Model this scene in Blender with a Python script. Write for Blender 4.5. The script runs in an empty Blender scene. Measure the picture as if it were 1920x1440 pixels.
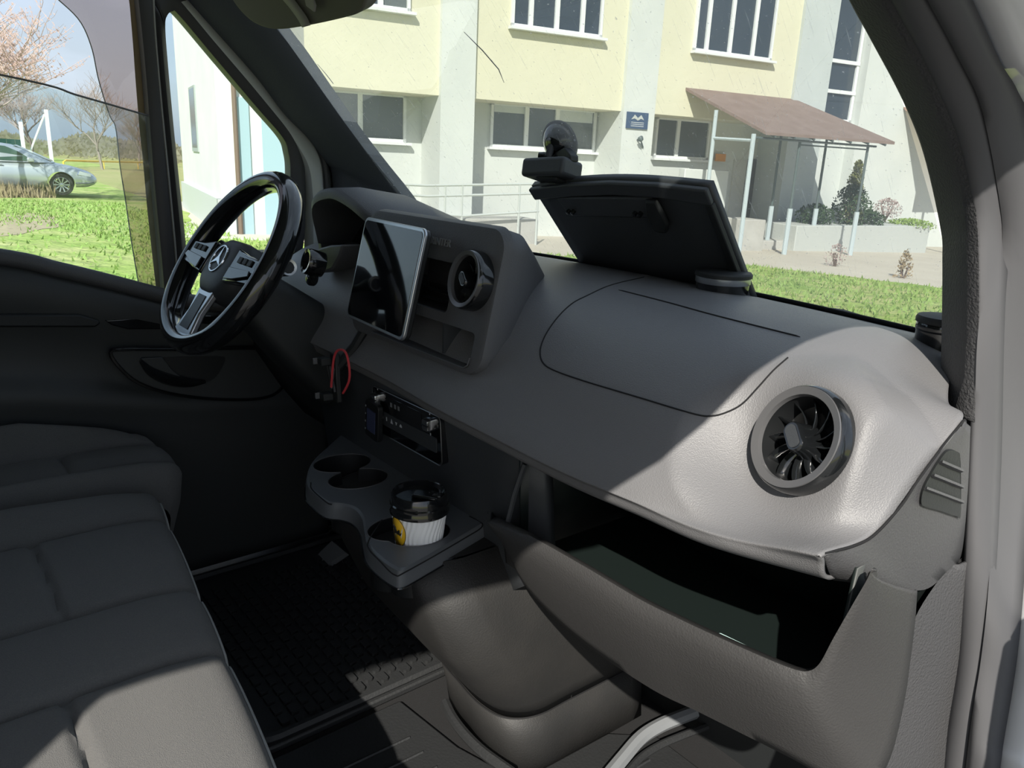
import bpy, bmesh, math, random
from mathutils import Vector, Matrix
from mathutils.bvhtree import BVHTree
from mathutils.geometry import tessellate_polygon
random.seed(7)
S = bpy.context.scene
COL = S.collection
V = Vector

# ------------------------------------------------------------------ camera
F = 1442.0; HEAD = math.radians(50); PITCH = math.atan(420/1442); ROLL = .047
C = V((1.04, 0, 1.65))
h = V((-math.sin(HEAD), math.cos(HEAD), 0)); r_ = V((math.cos(HEAD), math.sin(HEAD), 0))
cp, sp = math.cos(PITCH), math.sin(PITCH)
FW = V((cp*h.x, cp*h.y, -sp)); UP = V((sp*h.x, sp*h.y, cp))
nr = math.hypot(1, ROLL)
RT = (r_ + UP*ROLL)/nr; DN = (r_*ROLL - UP)/nr
cd = bpy.data.cameras.new('camera'); cam = bpy.data.objects.new('camera', cd); COL.objects.link(cam)
cd.sensor_fit = 'HORIZONTAL'; cd.sensor_width = 36; cd.lens = F/1920*36; cd.clip_start = .02; cd.clip_end = 600
Mx = Matrix((( RT.x, -DN.x, -FW.x, C.x), (RT.y, -DN.y, -FW.y, C.y), (RT.z, -DN.z, -FW.z, C.z), (0, 0, 0, 1)))
cam.matrix_world = Mx
S.camera = cam

def ray(u, v): return F*FW + (u-960)*RT + (v-720)*DN
def px(u, v, x=None, y=None, z=None):
    d = ray(u, v)
    if x is not None: s = (x-C.x)/d.x
    elif y is not None: s = (y-C.y)/d.y
    else: s = (z-C.z)/d.z
    return C + d*s

# ------------------------------------------------------------------ world, sun, exposure
SUN = V((1, -1.1, 1.18)).normalized()
W = bpy.data.worlds.new('world'); S.world = W; W.use_nodes = True
nt = W.node_tree; nt.nodes.clear()
sky = nt.nodes.new('ShaderNodeTexSky'); sky.sky_type = 'NISHITA'; sky.sun_disc = False
sky.sun_elevation = math.asin(SUN.z); sky.sun_rotation = math.atan2(SUN.x, SUN.y)
sky.air_density = 1.0; sky.dust_density = 2.0; sky.ozone_density = 1.0
bg = nt.nodes.new('ShaderNodeBackground'); bg.inputs[1].default_value = .09
wo = nt.nodes.new('ShaderNodeOutputWorld')
tcw = nt.nodes.new('ShaderNodeTexCoord'); mpw = nt.nodes.new('ShaderNodeMapping'); mpw.inputs['Scale'].default_value = (1, 1, 3)
cnz = nt.nodes.new('ShaderNodeTexNoise'); cnz.inputs['Scale'].default_value = 3; cnz.inputs['Detail'].default_value = 6
crp = nt.nodes.new('ShaderNodeValToRGB'); crp.color_ramp.elements[0].position = .48; crp.color_ramp.elements[1].position = .75
cmx = nt.nodes.new('ShaderNodeMixRGB'); cmx.inputs[2].default_value = (9.6, 11.0, 13.2, 1)
cml = nt.nodes.new('ShaderNodeMath'); cml.operation = 'MULTIPLY_ADD'; cml.inputs[1].default_value = .5; cml.inputs[2].default_value = .45
nt.links.new(tcw.outputs['Generated'], mpw.inputs[0]); nt.links.new(mpw.outputs[0], cnz.inputs['Vector'])
nt.links.new(cnz.outputs['Fac'], crp.inputs[0]); nt.links.new(crp.outputs[0], cml.inputs[0]); nt.links.new(cml.outputs[0], cmx.inputs[0])
nt.links.new(sky.outputs[0], cmx.inputs[1]); nt.links.new(cmx.outputs[0], bg.inputs[0]); nt.links.new(bg.outputs[0], wo.inputs[0])
sl = bpy.data.lights.new('sun', 'SUN'); so = bpy.data.objects.new('sun', sl); COL.objects.link(so)
sl.energy = 7.0; sl.angle = math.radians(.55); sl.color = (1, .945, .85)
so.rotation_euler = SUN.to_track_quat('Z', 'Y').to_euler(); so.location = (8, -9, 12)
vs = S.view_settings; vs.view_transform = 'Standard'; vs.look = 'None'; vs.gamma = 1; vs.exposure = .1; vs.use_curve_mapping = False

# ------------------------------------------------------------------ materials
MATS = {}
def mat(name, col, rough=.6, bump=None, metal=0, spec=.5, var=None, coat=0, emit=None, sheen=0):
    """bump=(scale, strength), var=(scale, colour2, contrast)"""
    if name in MATS: return MATS[name]
    m = bpy.data.materials.new(name); m.use_nodes = True; t = m.node_tree; b = t.nodes['Principled BSDF']
    b.inputs['Base Color'].default_value = (*col, 1); b.inputs['Roughness'].default_value = rough
    b.inputs['Metallic'].default_value = metal; b.inputs['Specular IOR Level'].default_value = spec
    b.inputs['Coat Weight'].default_value = coat; b.inputs['Sheen Weight'].default_value = sheen
    if bump or var:
        tc = t.nodes.new('ShaderNodeTexCoord')
    if bump:
        n = t.nodes.new('ShaderNodeTexNoise'); n.inputs['Scale'].default_value = bump[0]; n.inputs['Detail'].default_value = 3
        bp = t.nodes.new('ShaderNodeBump'); bp.inputs['Strength'].default_value = bump[1]; bp.inputs['Distance'].default_value = bump[2] if len(bump) > 2 else .002
        t.links.new(tc.outputs['Object'], n.inputs['Vector']); t.links.new(n.outputs['Fac'], bp.inputs['Height']); t.links.new(bp.outputs[0], b.inputs['Normal'])
    if var:
        n2 = t.nodes.new('ShaderNodeTexNoise'); n2.inputs['Scale'].default_value = var[0]; n2.inputs['Detail'].default_value = 6
        rp = t.nodes.new('ShaderNodeValToRGB'); c = var[2] if len(var) > 2 else .15
        rp.color_ramp.elements[0].position = .5-c; rp.color_ramp.elements[1].position = .5+c
        rp.color_ramp.elements[0].color = (*col, 1); rp.color_ramp.elements[1].color = (*var[1], 1)
        t.links.new(tc.outputs['Object'], n2.inputs['Vector']); t.links.new(n2.outputs['Fac'], rp.inputs[0]); t.links.new(rp.outputs[0], b.inputs['Base Color'])
    if emit:
        b.inputs['Emission Color'].default_value = (*emit[0], 1); b.inputs['Emission Strength'].default_value = emit[1]
    MATS[name] = m; return m

def glassmat(name, tint, refl=.07, haze=0, dirt=False, rough=0.0, hazecol=(.9, .92, .9)):
    m = bpy.data.materials.new(name); m.use_nodes = True; t = m.node_tree; t.nodes.clear()
    o = t.nodes.new('ShaderNodeOutputMaterial'); tr = t.nodes.new('ShaderNodeBsdfTransparent'); tr.inputs[0].default_value = (*tint, 1)
    gl = t.nodes.new('ShaderNodeBsdfGlossy'); gl.inputs['Roughness'].default_value = rough
    lw = t.nodes.new('ShaderNodeLayerWeight'); lw.inputs[0].default_value = .25
    mm = t.nodes.new('ShaderNodeMath'); mm.operation = 'MULTIPLY_ADD'; mm.inputs[1].default_value = .35; mm.inputs[2].default_value = refl*.5; mm.use_clamp = True
    t.links.new(lw.outputs['Fresnel'], mm.inputs[0])
    mx = t.nodes.new('ShaderNodeMixShader'); t.links.new(mm.outputs[0], mx.inputs[0]); t.links.new(tr.outputs[0], mx.inputs[1]); t.links.new(gl.outputs[0], mx.inputs[2])
    last = mx
    if haze or dirt:
        df = t.nodes.new('ShaderNodeBsdfTranslucent'); df.inputs[0].default_value = (*hazecol, 1)
        dd = t.nodes.new('ShaderNodeBsdfDiffuse'); dd.inputs[0].default_value = (*hazecol, 1)
        ad = t.nodes.new('ShaderNodeMixShader'); ad.inputs[0].default_value = .5; t.links.new(df.outputs[0], ad.inputs[1]); t.links.new(dd.outputs[0], ad.inputs[2])
        m2 = t.nodes.new('ShaderNodeMixShader'); m2.inputs[0].default_value = haze
        t.links.new(mx.outputs[0], m2.inputs[1]); t.links.new(ad.outputs[0], m2.inputs[2]); last = m2
        if dirt:
            tc = t.nodes.new('ShaderNodeTexCoord')
            def layer(scl, rot, nscale, lo, hi, amt):
                mp = t.nodes.new('ShaderNodeMapping'); mp.inputs['Scale'].default_value = scl; mp.inputs['Rotation'].default_value = (0, 0, rot)
                n = t.nodes.new('ShaderNodeTexNoise'); n.inputs['Scale'].default_value = nscale; n.inputs['Detail'].default_value = 2
                r = t.nodes.new('ShaderNodeMapRange'); r.inputs[1].default_value = lo; r.inputs[2].default_value = hi; r.inputs[4].default_value = amt
                t.links.new(tc.outputs['UV'], mp.inputs[0]); t.links.new(mp.outputs[0], n.inputs['Vector']); t.links.new(n.outputs['Fac'], r.inputs[0]); return r
            a = layer((1, 1, 1), 0, 170, .68, .76, .55)
            b = layer((60, 3, 1), .55, 5, .64, .76, .26)
            c = layer((1, 1, 1), 0, 4, .35, .8, .10)
            s1 = t.nodes.new('ShaderNodeMath'); s1.operation = 'ADD'; s2 = t.nodes.new('ShaderNodeMath'); s2.operation = 'ADD'; s3 = t.nodes.new('ShaderNodeMath'); s3.operation = 'ADD'; s3.inputs[1].default_value = haze
            t.links.new(a.outputs[0], s1.inputs[0]); t.links.new(b.outputs[0], s1.inputs[1]); t.links.new(s1.outputs[0], s2.inputs[0]); t.links.new(c.outputs[0], s2.inputs[1])
            t.links.new(s2.outputs[0], s3.inputs[0]); t.links.new(s3.outputs[0], m2.inputs[0])
    t.links.new(last.outputs[0], o.inputs[0]); MATS[name] = m; return m

mat('dash', (.156, .155, .160), .45, (650, .5, .0013), spec=.5)
mat('dash_dark', (.045, .049, .054), .5, (420, .3, .001))
mat('dash_mid', (.090, .091, .096), .55, (420, .5, .0014))
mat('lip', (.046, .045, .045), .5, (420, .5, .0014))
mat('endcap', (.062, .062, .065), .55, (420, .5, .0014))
mat('shelf', (.10, .108, .118), .42, (420, .2, .0008))
mat('black', (.010, .011, .012), .45)
mat('softblack', (.014, .016, .017), .6, (300, .3, .001))
mat('gloss', (.008, .009, .010), .12, coat=.6)
mat('piano', (.006, .007, .009), .06, coat=.8)
mat('chrome', (.75, .77, .8), .18, metal=1)
mat('satin', (.42, .43, .44), .34, metal=1)
mat('ring_satin', (.15, .15, .155), .3, metal=.4)
mat('silver', (.55, .57, .6), .3, metal=.9)
mat('seam', (.004, .004, .005), .8)
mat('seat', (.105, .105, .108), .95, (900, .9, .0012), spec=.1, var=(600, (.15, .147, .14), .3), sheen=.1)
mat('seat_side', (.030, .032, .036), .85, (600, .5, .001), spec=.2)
mat('piping', (.30, .30, .29), .8)
mat('pillar', (.062, .062, .065), .65, (330, .9, .002), spec=.35)
mat('pillar_l', (.080, .090, .105), .65, (330, .5, .0015), spec=.35)
mat('seal', (.085, .085, .09), .55, (40, .15, .002), spec=.4)
mat('seal_d', (.05, .05, .053), .5, spec=.4)
mat('white_paint', (.78, .79, .80), .25, coat=.5)
mat('jamb', (.55, .58, .56), .35, coat=.4)
mat('headliner', (.22, .22, .215), .9)
mat('visor', (.16, .16, .135), .85, (500, .3, .001))
mat('strap', (.33, .33, .31), .7)
mat('door_plastic', (.034, .037, .038), .55, (300, .3, .001))
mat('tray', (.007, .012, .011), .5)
mat('mat_rubber', (.020, .021, .022), .6, (200, .4, .002))
mat('carpet', (.014, .014, .015), .95, (900, .8, .003))
mat('tunnel', (.020, .020, .020), .6, (350, .4, .0015), var=(8, (.028, .027, .026)))
mat('cup', (.86, .87, .88), .55)
mat('yellow', (.85, .50, .02), .5)
mat('ink', (.01, .01, .01), .5)
mat('red', (.62, .06, .07), .45)
mat('paper', (.62, .86, .84), .5)
mat('pvc', (.20, .21, .22), .5)
mat('screenblue', (.05, .06, .12), .15)
mat('icon', (.55, .57, .6), .5)
# outdoors
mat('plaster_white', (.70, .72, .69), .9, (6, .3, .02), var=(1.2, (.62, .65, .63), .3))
mat('plaster_white_shaded', (.56, .60, .60), .9, (6, .3, .02), var=(1.5, (.50, .54, .54), .3))  # white plaster of the bay with its shade put into the colour
mat('plaster_yellow', (.74, .71, .545), .9, (6, .3, .02), var=(.8, (.69, .665, .51), .3))
mat('plinth', (.50, .52, .50), .9, (8, .4, .02))
mat('wframe', (.82, .84, .85), .4)
mat('wpane', (.035, .05, .07), .08, spec=.6)
mat('wpane_l', (.13, .15, .15), .1, spec=.6)
mat('curtain', (.62, .66, .66), .9)
mat('canopy', (.22, .155, .13), .8, (20, .3, .01), var=(3, (.26, .19, .165)))
mat('post_blue', (.48, .55, .58), .5)
mat('post_dark', (.10, .13, .13), .5)
mat('rail', (.55, .58, .56), .5)
mat('sign_blue', (.05, .09, .17), .5)
mat('sign_orange', (.75, .32, .05), .5)
mat('door_white', (.62, .62, .58), .6)
mat('door_dark', (.10, .10, .10), .6)
mat('door_blue', (.33, .45, .50), .5)
mat('pipe_brown', (.16, .11, .08), .6)
mat('concrete', (.52, .51, .48), .9, (5, .4, .03), var=(2, (.44, .43, .40)))
mat('grass', (.24, .37, .07), .95, (3, 1, .15), var=(1.1, (.46, .46, .20), .22), spec=.1)
mat('grass2', (.13, .25, .03), .95, (3, 1, .15), var=(.8, (.40, .41, .15), .3), spec=.1)
mat('field', (.30, .33, .12), .95, (1, .6, .2), var=(.15, (.42, .36, .19), .3), spec=.1)
mat('dirt', (.46, .38, .26), .95, (4, .6, .05), var=(1.5, (.36, .30, .20), .3), spec=.1)
mat('paving', (.60, .55, .46), .9, (8, .4, .02), var=(1.2, (.52, .47, .39), .3))
mat('asphalt', (.13, .13, .13), .95, (20, .5, .02), var=(3, (.17, .165, .16), .3))
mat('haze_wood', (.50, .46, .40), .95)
mat('slit', (.34, .37, .36), .8)
mat('pale_bark', (.30, .25, .21), .9)
mat('bark', (.16, .12, .10), .9)
mat('twig', (.42, .33, .31), .9)
mat('bud', (.62, .50, .45), .8)
mat('leaf_dark', (.040, .075, .030), .8)
mat('leaf_olive', (.16, .17, .055), .8)
mat('leaf_green', (.25, .36, .09), .8)
mat('straw', (.34, .26, .16), .95)
mat('car_paint', (.50, .53, .56), .28, metal=.55, coat=.8)
mat('car_glass', (.05, .09, .07), .05, coat=.5)
mat('tyre', (.02, .02, .02), .85)
mat('gas_yellow', (.80, .50, .06), .5)
mat('fence_green', (.02, .16, .13), .6)
glassmat('windscreen', (.90, .955, .95), .05, haze=.10, dirt=True)
glassmat('side_glass', (.90, .97, .98), .08, haze=.02)
glassmat('quarter_glass', (.86, .96, .97), .06, haze=.03)
glassmat('smoke', (.60, .50, .48), .08, haze=.10, hazecol=(.55, .42, .38))
for f in ('grass', 'grass2', 'field', 'dirt', 'paving'): pass

# ------------------------------------------------------------------ mesh helpers
class MB:
    def __init__(s): s.v = []; s.f = []
    def add(s, vf):
        n = len(s.v); s.v += [V(p) for p in vf[0]]; s.f += [tuple(i+n for i in f) for f in vf[1]]; return s
def obj(name, vf, m=None, parent=None, smooth=True, bev=0, sub=0, solid=0, auto=40, seg=2):
    if isinstance(vf, MB): vf = (vf.v, vf.f)
    me = bpy.data.meshes.new(name); me.from_pydata([tuple(p) for p in vf[0]], [], vf[1]); me.update()
    bm = bmesh.new(); bm.from_mesh(me); bmesh.ops.recalc_face_normals(bm, faces=bm.faces); bm.to_mesh(me); bm.free()
    o = bpy.data.objects.new(name, me); COL.objects.link(o)
    if m: me.materials.append(MATS[m])
    finish(o, parent, smooth, bev, sub, solid, auto, seg); return o
def finish(o, parent=None, smooth=True, bev=0, sub=0, solid=0, auto=40, seg=2):
    me = o.data
    if smooth:
        me.shade_smooth()
        if auto: me.set_sharp_from_angle(angle=math.radians(auto))
    if solid: md = o.modifiers.new('solid', 'SOLIDIFY'); md.thickness = abs(solid); md.offset = 1 if solid > 0 else -1
    if sub: md = o.modifiers.new('sub', 'SUBSURF'); md.levels = sub; md.render_levels = sub
    if bev: md = o.modifiers.new('bev', 'BEVEL'); md.width = bev; md.segments = seg; md.limit_method = 'ANGLE'; md.angle_limit = math.radians(35)
    if parent is not None:
        o.parent = parent; o.matrix_parent_inverse = parent.matrix_basis.inverted()
def thing(name, loc, label, cat, group=None, rz=0):
    o = bpy.data.objects.new(name, None); COL.objects.link(o); o.location = loc; o.rotation_euler = (0, 0, rz); o.empty_display_size = .05
    o['label'] = label; o['category'] = cat
    if group: o['group'] = group
    o.matrix_basis = Matrix.Translation(V(loc)) @ Matrix.Rotation(rz, 4, 'Z')
    return o
def tag(o, label, cat, group=None):
    o['label'] = label; o['category'] = cat
    if group: o['group'] = group
    return o
def struct(o, label=None, cat=None):
    o['kind'] = 'structure'
    if label: o['label'] = label; o['category'] = cat
    return o
def sroot(name, loc, label, cat):
    o = thing(name, loc, label, cat); o['kind'] = 'structure'; return o
def frame(o, x, y): # local->world matrix from origin and two axes
    x = V(x).normalized(); z = x.cross(V(y)).normalized(); y = z.cross(x); return Matrix(((x.x, y.x, z.x, o[0]), (x.y, y.y, z.y, o[1]), (x.z, y.z, z.z, o[2]), (0, 0, 0, 1)))
def X(vf, M): return ([M @ V(p) for p in vf[0]], vf[1])
def box(c, s, M=None):
    x, y, z = [k/2 for k in s]
    v = [V((c[0]+a*x, c[1]+b*y, c[2]+d*z)) for a in (-1, 1) for b in (-1, 1) for d in (-1, 1)]
    f = [(0, 1, 3, 2), (4, 6, 7, 5), (0, 4, 5, 1), (2, 3, 7, 6), (0, 2, 6, 4), (1, 5, 7, 3)]
    return (v if M is None else [M @ p for p in v], f)
def bx(x0, x1, y0, y1, z0, z1, M=None): return box(((x0+x1)/2, (y0+y1)/2, (z0+z1)/2), (x1-x0, y1-y0, z1-z0), M)
def prism(pts, vec):
    n = len(pts); vec = V(vec); v = [V(p) for p in pts] + [V(p)+vec for p in pts]
    f = [tuple(range(n)), tuple(range(2*n-1, n-1, -1))] + [(i, (i+1) % n, n+(i+1) % n, n+i) for i in range(n)]
    return (v, f)
def crv(pts, n, closed=False):
    P = [V(p) for p in pts]; m = len(P); out = []
    segs = m if closed else m-1
    for k in range(n):
        t = k*segs/(n if closed else n-1); i = min(int(t), segs-1); u = t-i
        g = (lambda j: P[j % m]) if closed else (lambda j: P[j] if 0 <= j < m else (2*P[0]-P[1] if j < 0 else 2*P[-1]-P[-2]))
        a, b, c, d = g(i-1), g(i), g(i+1), g(i+2)
        out.append(.5*((2*b)+(c-a)*u+(2*a-5*b+4*c-d)*u*u+(3*b-a-3*c+d)*u**3))
    return out
def sheet(rows, closed=False):
    n = len(rows[0]); v = [V(p) for r in rows for p in r]; f = []
    for i in range(len(rows)-1):
        for j in range(n if closed else n-1):
            a = i*n+j; b = i*n+(j+1) % n; f.append((a, b, b+n, a+n))
    return (v, f)
def loftc(rows, cap=True):
    vf = sheet(rows, True); n = len(rows[0]); m = len(rows)
    if cap: vf[1].append(tuple(range(n-1, -1, -1))); vf[1].append(tuple(range((m-1)*n, m*n)))
    return vf
def patch(ctrl, nu, nv):
    rows = [crv(r, nu) for r in ctrl]
    cols = [crv([r[j] for r in rows], nv) for j in range(nu)]
    return [[cols[j][i] for j in range(nu)] for i in range(nv)]
def tube(pts, r, n=8, closed=False, flat=None):
    P = [V(p) for p in pts]; m = len(P); rr = r if isinstance(r, (list, tuple)) else [r]*m
    rows = []; prev = None
    for i in range(m):
        t = (P[(i+1) % m]-P[i-1]) if closed else (P[min(i+1, m-1)]-P[max(i-1, 0)])
        t.normalize()
        if prev is None:
            a = V((0, 0, 1)) if abs(t.z) < .9 else V((1, 0, 0)); u = t.cross(a).normalized()
        else: u = (prev-t*prev.dot(t)).normalized()
        prev = u; w = t.cross(u)
        rows.append([P[i]+(u*math.cos(2*math.pi*k/n)+w*math.sin(2*math.pi*k/n)*(flat or 1))*rr[i] for k in range(n)])
    if closed:
        vf = sheet(rows+[rows[0]], True)
        return vf
    return loftc(rows)
def lathe(prof, M, n=40, ang=2*math.pi):
    rows = [[M @ V((r*math.cos(ang*k/n), r*math.sin(ang*k/n), z)) for k in range(n)] for r, z in prof]
    return sheet(rows, True)
def axisM(o, nrm, up=(0, 0, 1)):
    z = V(nrm).normalized(); x = V(up).cross(z).normalized(); y = z.cross(x)
    return Matrix(((x.x, y.x, z.x, o[0]), (x.y, y.y, z.y, o[1]), (x.z, y.z, z.z, o[2]), (0, 0, 0, 1)))
def rrect(w, hh, r, n=6):
    out = []
    for cx, cy, a0 in ((w/2-r, hh/2-r, 0), (-w/2+r, hh/2-r, 90), (-w/2+r, -hh/2+r, 180), (w/2-r, -hh/2+r, 270)):
        for k in range(n+1):
            a = math.radians(a0+90*k/n); out.append((cx+r*math.cos(a), cy+r*math.sin(a)))
    return out
def plate(w, hh, r, t, M, n=6): # rounded plate, local z from 0 to t
    return X(prism([(x, y, 0) for x, y in rrect(w, hh, r, n)], (0, 0, t)), M)
def rotz(a): return Matrix.Rotation(a, 4, 'Z')
def bake(o):
    dg = bpy.context.evaluated_depsgraph_get(); me = bpy.data.meshes.new_from_object(o.evaluated_get(dg)); o.modifiers.clear(); o.data = me
def cut(o, vfs):
    cs = []
    for vf in vfs:
        c = obj('cutter', vf, None, None, False); cs.append(c)
        md = o.modifiers.new('b', 'BOOLEAN'); md.operation = 'DIFFERENCE'; md.object = c; md.solver = 'EXACT'
    bpy.context.view_layer.update(); bake(o)
    for c in cs: bpy.data.objects.remove(c)
def bvh_of(vf): return BVHTree.FromPolygons([tuple(p) for p in vf[0]], vf[1])
def hit(b, u, v):
    d = ray(u, v).normalized(); return b.ray_cast(C, d)
def copy_tree(o, parent=None):
    c = o.copy(); COL.objects.link(c)
    if parent is not None: c.parent = parent
    for ch in o.children: copy_tree(ch, c)
    return c
def text_mesh(name, txt, size, depth, M, m, parent, align='CENTER'):
    cu = bpy.data.curves.new('t', 'FONT'); cu.body = txt; cu.size = size; cu.extrude = depth; cu.align_x = align; cu.align_y = 'CENTER'
    o = bpy.data.objects.new(name, cu); COL.objects.link(o); bpy.context.view_layer.update()
    dg = bpy.context.evaluated_depsgraph_get(); me = bpy.data.meshes.new_from_object(o.evaluated_get(dg)); bpy.data.objects.remove(o)
    me.transform(M); me.materials.clear(); me.materials.append(MATS[m]); o = bpy.data.objects.new(name, me); COL.objects.link(o); finish(o, parent, False); return o

# ================================================================== VAN SHELL
def floor_z(): return .60
def sideX(z, base=.82): return base - .16*max(0, (z-1.40)/.6)
struct(obj('floor', bx(-.86, .86, -1.0, 1.25, .52, .60), 'carpet', None, False), 'dark carpeted cab floor under the rubber mats', 'floor')
struct(obj('wall_rear', bx(-.92, .92, -1.06, -1.0, .52, 2.25), 'headliner', None, False), 'grey cab partition behind the seats', 'wall')
fw = MB().add(bx(-.86, .84, 1.10, 1.16, .55, 1.40)); struct(obj('wall_front', fw, 'softblack', None, False), 'black bulkhead of the footwell under the dashboard', 'wall')
# windscreen surface
def wsY(x): return 1.225 - .085*(abs(x)/.64)**2
def wsP(x, z): return V((x*(1-.10*(z-1.43)/.7), wsY(x)-(z-1.425)/1.10, z))
roofz = 2.10
# roof
rf = []
for zz, dy in ((roofz, 0), (roofz+.10, -.02)):
    pass
roof_pts = [wsP(x, roofz) for x in [-.70+.1*k for k in range(15)]]
poly = [V((p.x, p.y+.01, roofz)) for p in roof_pts] + [V((.80, -1.06, roofz)), V((-.80, -1.06, roofz))]
struct(obj('ceiling', prism(poly, (0, 0, .10)), 'headliner', None, False), 'pale cab headliner above the seats', 'ceiling')
# windscreen
win = sroot('window_1', (0, 1.2, 1.43), 'dusty scratched windscreen with wiper smears in front of the dashboard', 'windscreen')
rows = [[wsP(-.66+1.32*j/24, 1.425+(roofz-1.425)*i/12) for j in range(25)] for i in range(13)]
ws = obj('pane', sheet(rows), 'windscreen', win)
uvl = ws.data.uv_layers.new(name='UVMap')
for lp in ws.data.loops:
    co = ws.data.vertices[lp.vertex_index].co; uvl.data[lp.index].uv = (co.x, (co.z-1.42)*1.4)
fr = [[wsP(-.66+1.32*j/24, z)+V((0, -.006, 0)) for j in range(25)] for z in (1.428, 1.437, 1.446)]
obj('black_border', sheet(fr), 'black', win, solid=.002)
# crack lines on glass
def ws_hit(u, v):
    d = ray(u, v); lo = .0001; a, b = .0003, .0016
    for _ in range(40):
        m_ = (a+b)/2; p = C+d*m_
        if p.y > wsP(p.x, p.z).y-.004: b = m_
        else: a = m_
    return C+d*a
for pts, w_ in (([(870, 60), (905, 95), (935, 130), (945, 155)], .0009), ([(595, 120), (612, 140), (625, 157)], .0008)):
    obj('scratch', tube([ws_hit(*p) for p in pts], [w_*.5, w_, w_, w_*.4][:len(pts)], 4), 'pvc', win)
# nose of the van outside the glass
hood = sroot('wall_nose', (0, 1.5, 1.0), 'white van bonnet in front of the windscreen', 'bonnet')
hr = [[(x, y+(-.10*(x/.8)**2), z) for x in (-.88, -.5, 0, .5, .88)] for y, z in ((1.20, 1.30), (1.45, 1.24), (1.75, 1.12), (1.85, .95), (1.87, .5))]
obj('bonnet', sheet(hr), 'white_paint', hood, solid=.02)
obj('cowl', sheet([[(x, wsY(x)+.01, 1.40) for x in (-.7, -.4, 0, .4, .7)], [(x, wsY(x)+.12, 1.33) for x in (-.7, -.4, 0, .4, .7)]]), 'black', hood, solid=.02)
wp = thing('wiper', (.45, 1.2, 1.43), 'black wiper arm lying along the foot of the windscreen', 'wiper')
wpp = [ws_hit(*p)+V((0, .02, 0)) for p in ((1525, 594), (1560, 597), (1600, 609), (1640, 622), (1720, 640))]
obj('wiper_arm', tube(crv(wpp, 16), .007, 6), 'black', wp); obj('wiper_blade', tube([p+V((0, .004, .010)) for p in crv(wpp, 8)], .004, 5), 'softblack', wp)

# ---------------- passenger side: A pillar trim, seals, body
I_px = [(1560, -90), (1602, 0), (1640, 70), (1700, 185), (1740, 290), (1771, 430), (1774, 490), (1773, 600), (1771, 690), (1771, 745)]
I_x = [.605, .62, .63, .642, .652, .660, .664, .675, .688, .700]
A_px = [(1630, -90), (1680, 7), (1747, 133), (1803, 267), (1830, 400), (1835, 560), (1830, 700), (1825, 790), (1813, 1050), (1800, 1227), (1780, 1360), (1772, 1440), (1760, 1560)]
A_x = [.66, .675, .69, .705, .72, .735, .745, .752, .775, .785, .79, .795, .80]
B_px = [(1690, -90), (1740, 0), (1800, 110), (1847, 217), (1880, 400), (1882, 467), (1875, 600), (1868, 880), (1857, 1093), (1843, 1227), (1827, 1327), (1813, 1440), (1798, 1560)]
B_x = [.69, .705, .716, .727, .736, .740, .752, .775, .80, .81, .815, .82, .825]
K_px = [(1765, -90), (1813, 0), (1863, 110), (1897, 167), (1925, 250), (1945, 500), (1940, 800), (1917, 1027), (1903, 1193), (1890, 1293), (1873, 1393), (1867, 1440), (1850, 1560)]
K_x = [.72, .733, .742, .748, .754, .765, .780, .805, .83, .838, .845, .85, .855]
Il = [px(*p, x=x) for p, x in zip(I_px, I_x)]; Al = [px(*p, x=x) for p, x in zip(A_px, A_x)]
Bl = [px(*p, x=x) for p, x in zip(B_px, B_x)]; Kl = [px(*p, x=x) for p, x in zip(K_px, K_x)]
n = 60
i_, a_, b_, k_ = crv(Il, n), crv(Al, n), crv(Bl, n), crv(Kl, n)
a_up = crv(Al[:8], n)
def bul(p, q, t, d): return p.lerp(q, t)+V((-.2, -1, .1)).normalized()*d
rows = [[p+V((.0, .02, 0)) for p in i_], i_, [bul(p, q, .12, .006) for p, q in zip(i_, a_up)], [bul(p, q, .5, .005) for p, q in zip(i_, a_up)], [bul(p, q, .88, .006) for p, q in zip(i_, a_up)], a_up, [p+V((.01, .03, 0)) for p in a_up]]
struct(obj('trim_1', sheet(rows), 'pillar', None, True, solid=-.004, auto=60), 'grained dark grey pillar trim beside the open passenger door', 'pillar trim')
rows = [[p+V((-.004, .02, 0)) for p in a_], a_, [bul(p, q, .2, .006) for p, q in zip(a_, b_)], [bul(p, q, .5, .008) for p, q in zip(a_, b_)], [bul(p, q, .85, .006) for p, q in zip(a_, b_)], [bul(p, q, 1, -.004) for p, q in zip(a_, b_)]]
seals = sroot('trim_2', Al[6], 'double grey rubber door seal running down the passenger door opening', 'door seal')
obj('inner_seal', sheet(rows), 'seal', seals, True, solid=-.003, auto=80)
rows = [[bul(p, q, 0, -.004) for p, q in zip(b_, k_)], [bul(p, q, .12, .010) for p, q in zip(b_, k_)], [bul(p, q, .5, .016) for p, q in zip(b_, k_)], [bul(p, q, .9, .008) for p, q in zip(b_, k_)], [bul(p, q, 1, -.01) for p, q in zip(b_, k_)]]
obj('outer_seal', sheet(rows), 'seal', seals, True, solid=-.003, auto=80)
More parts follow.
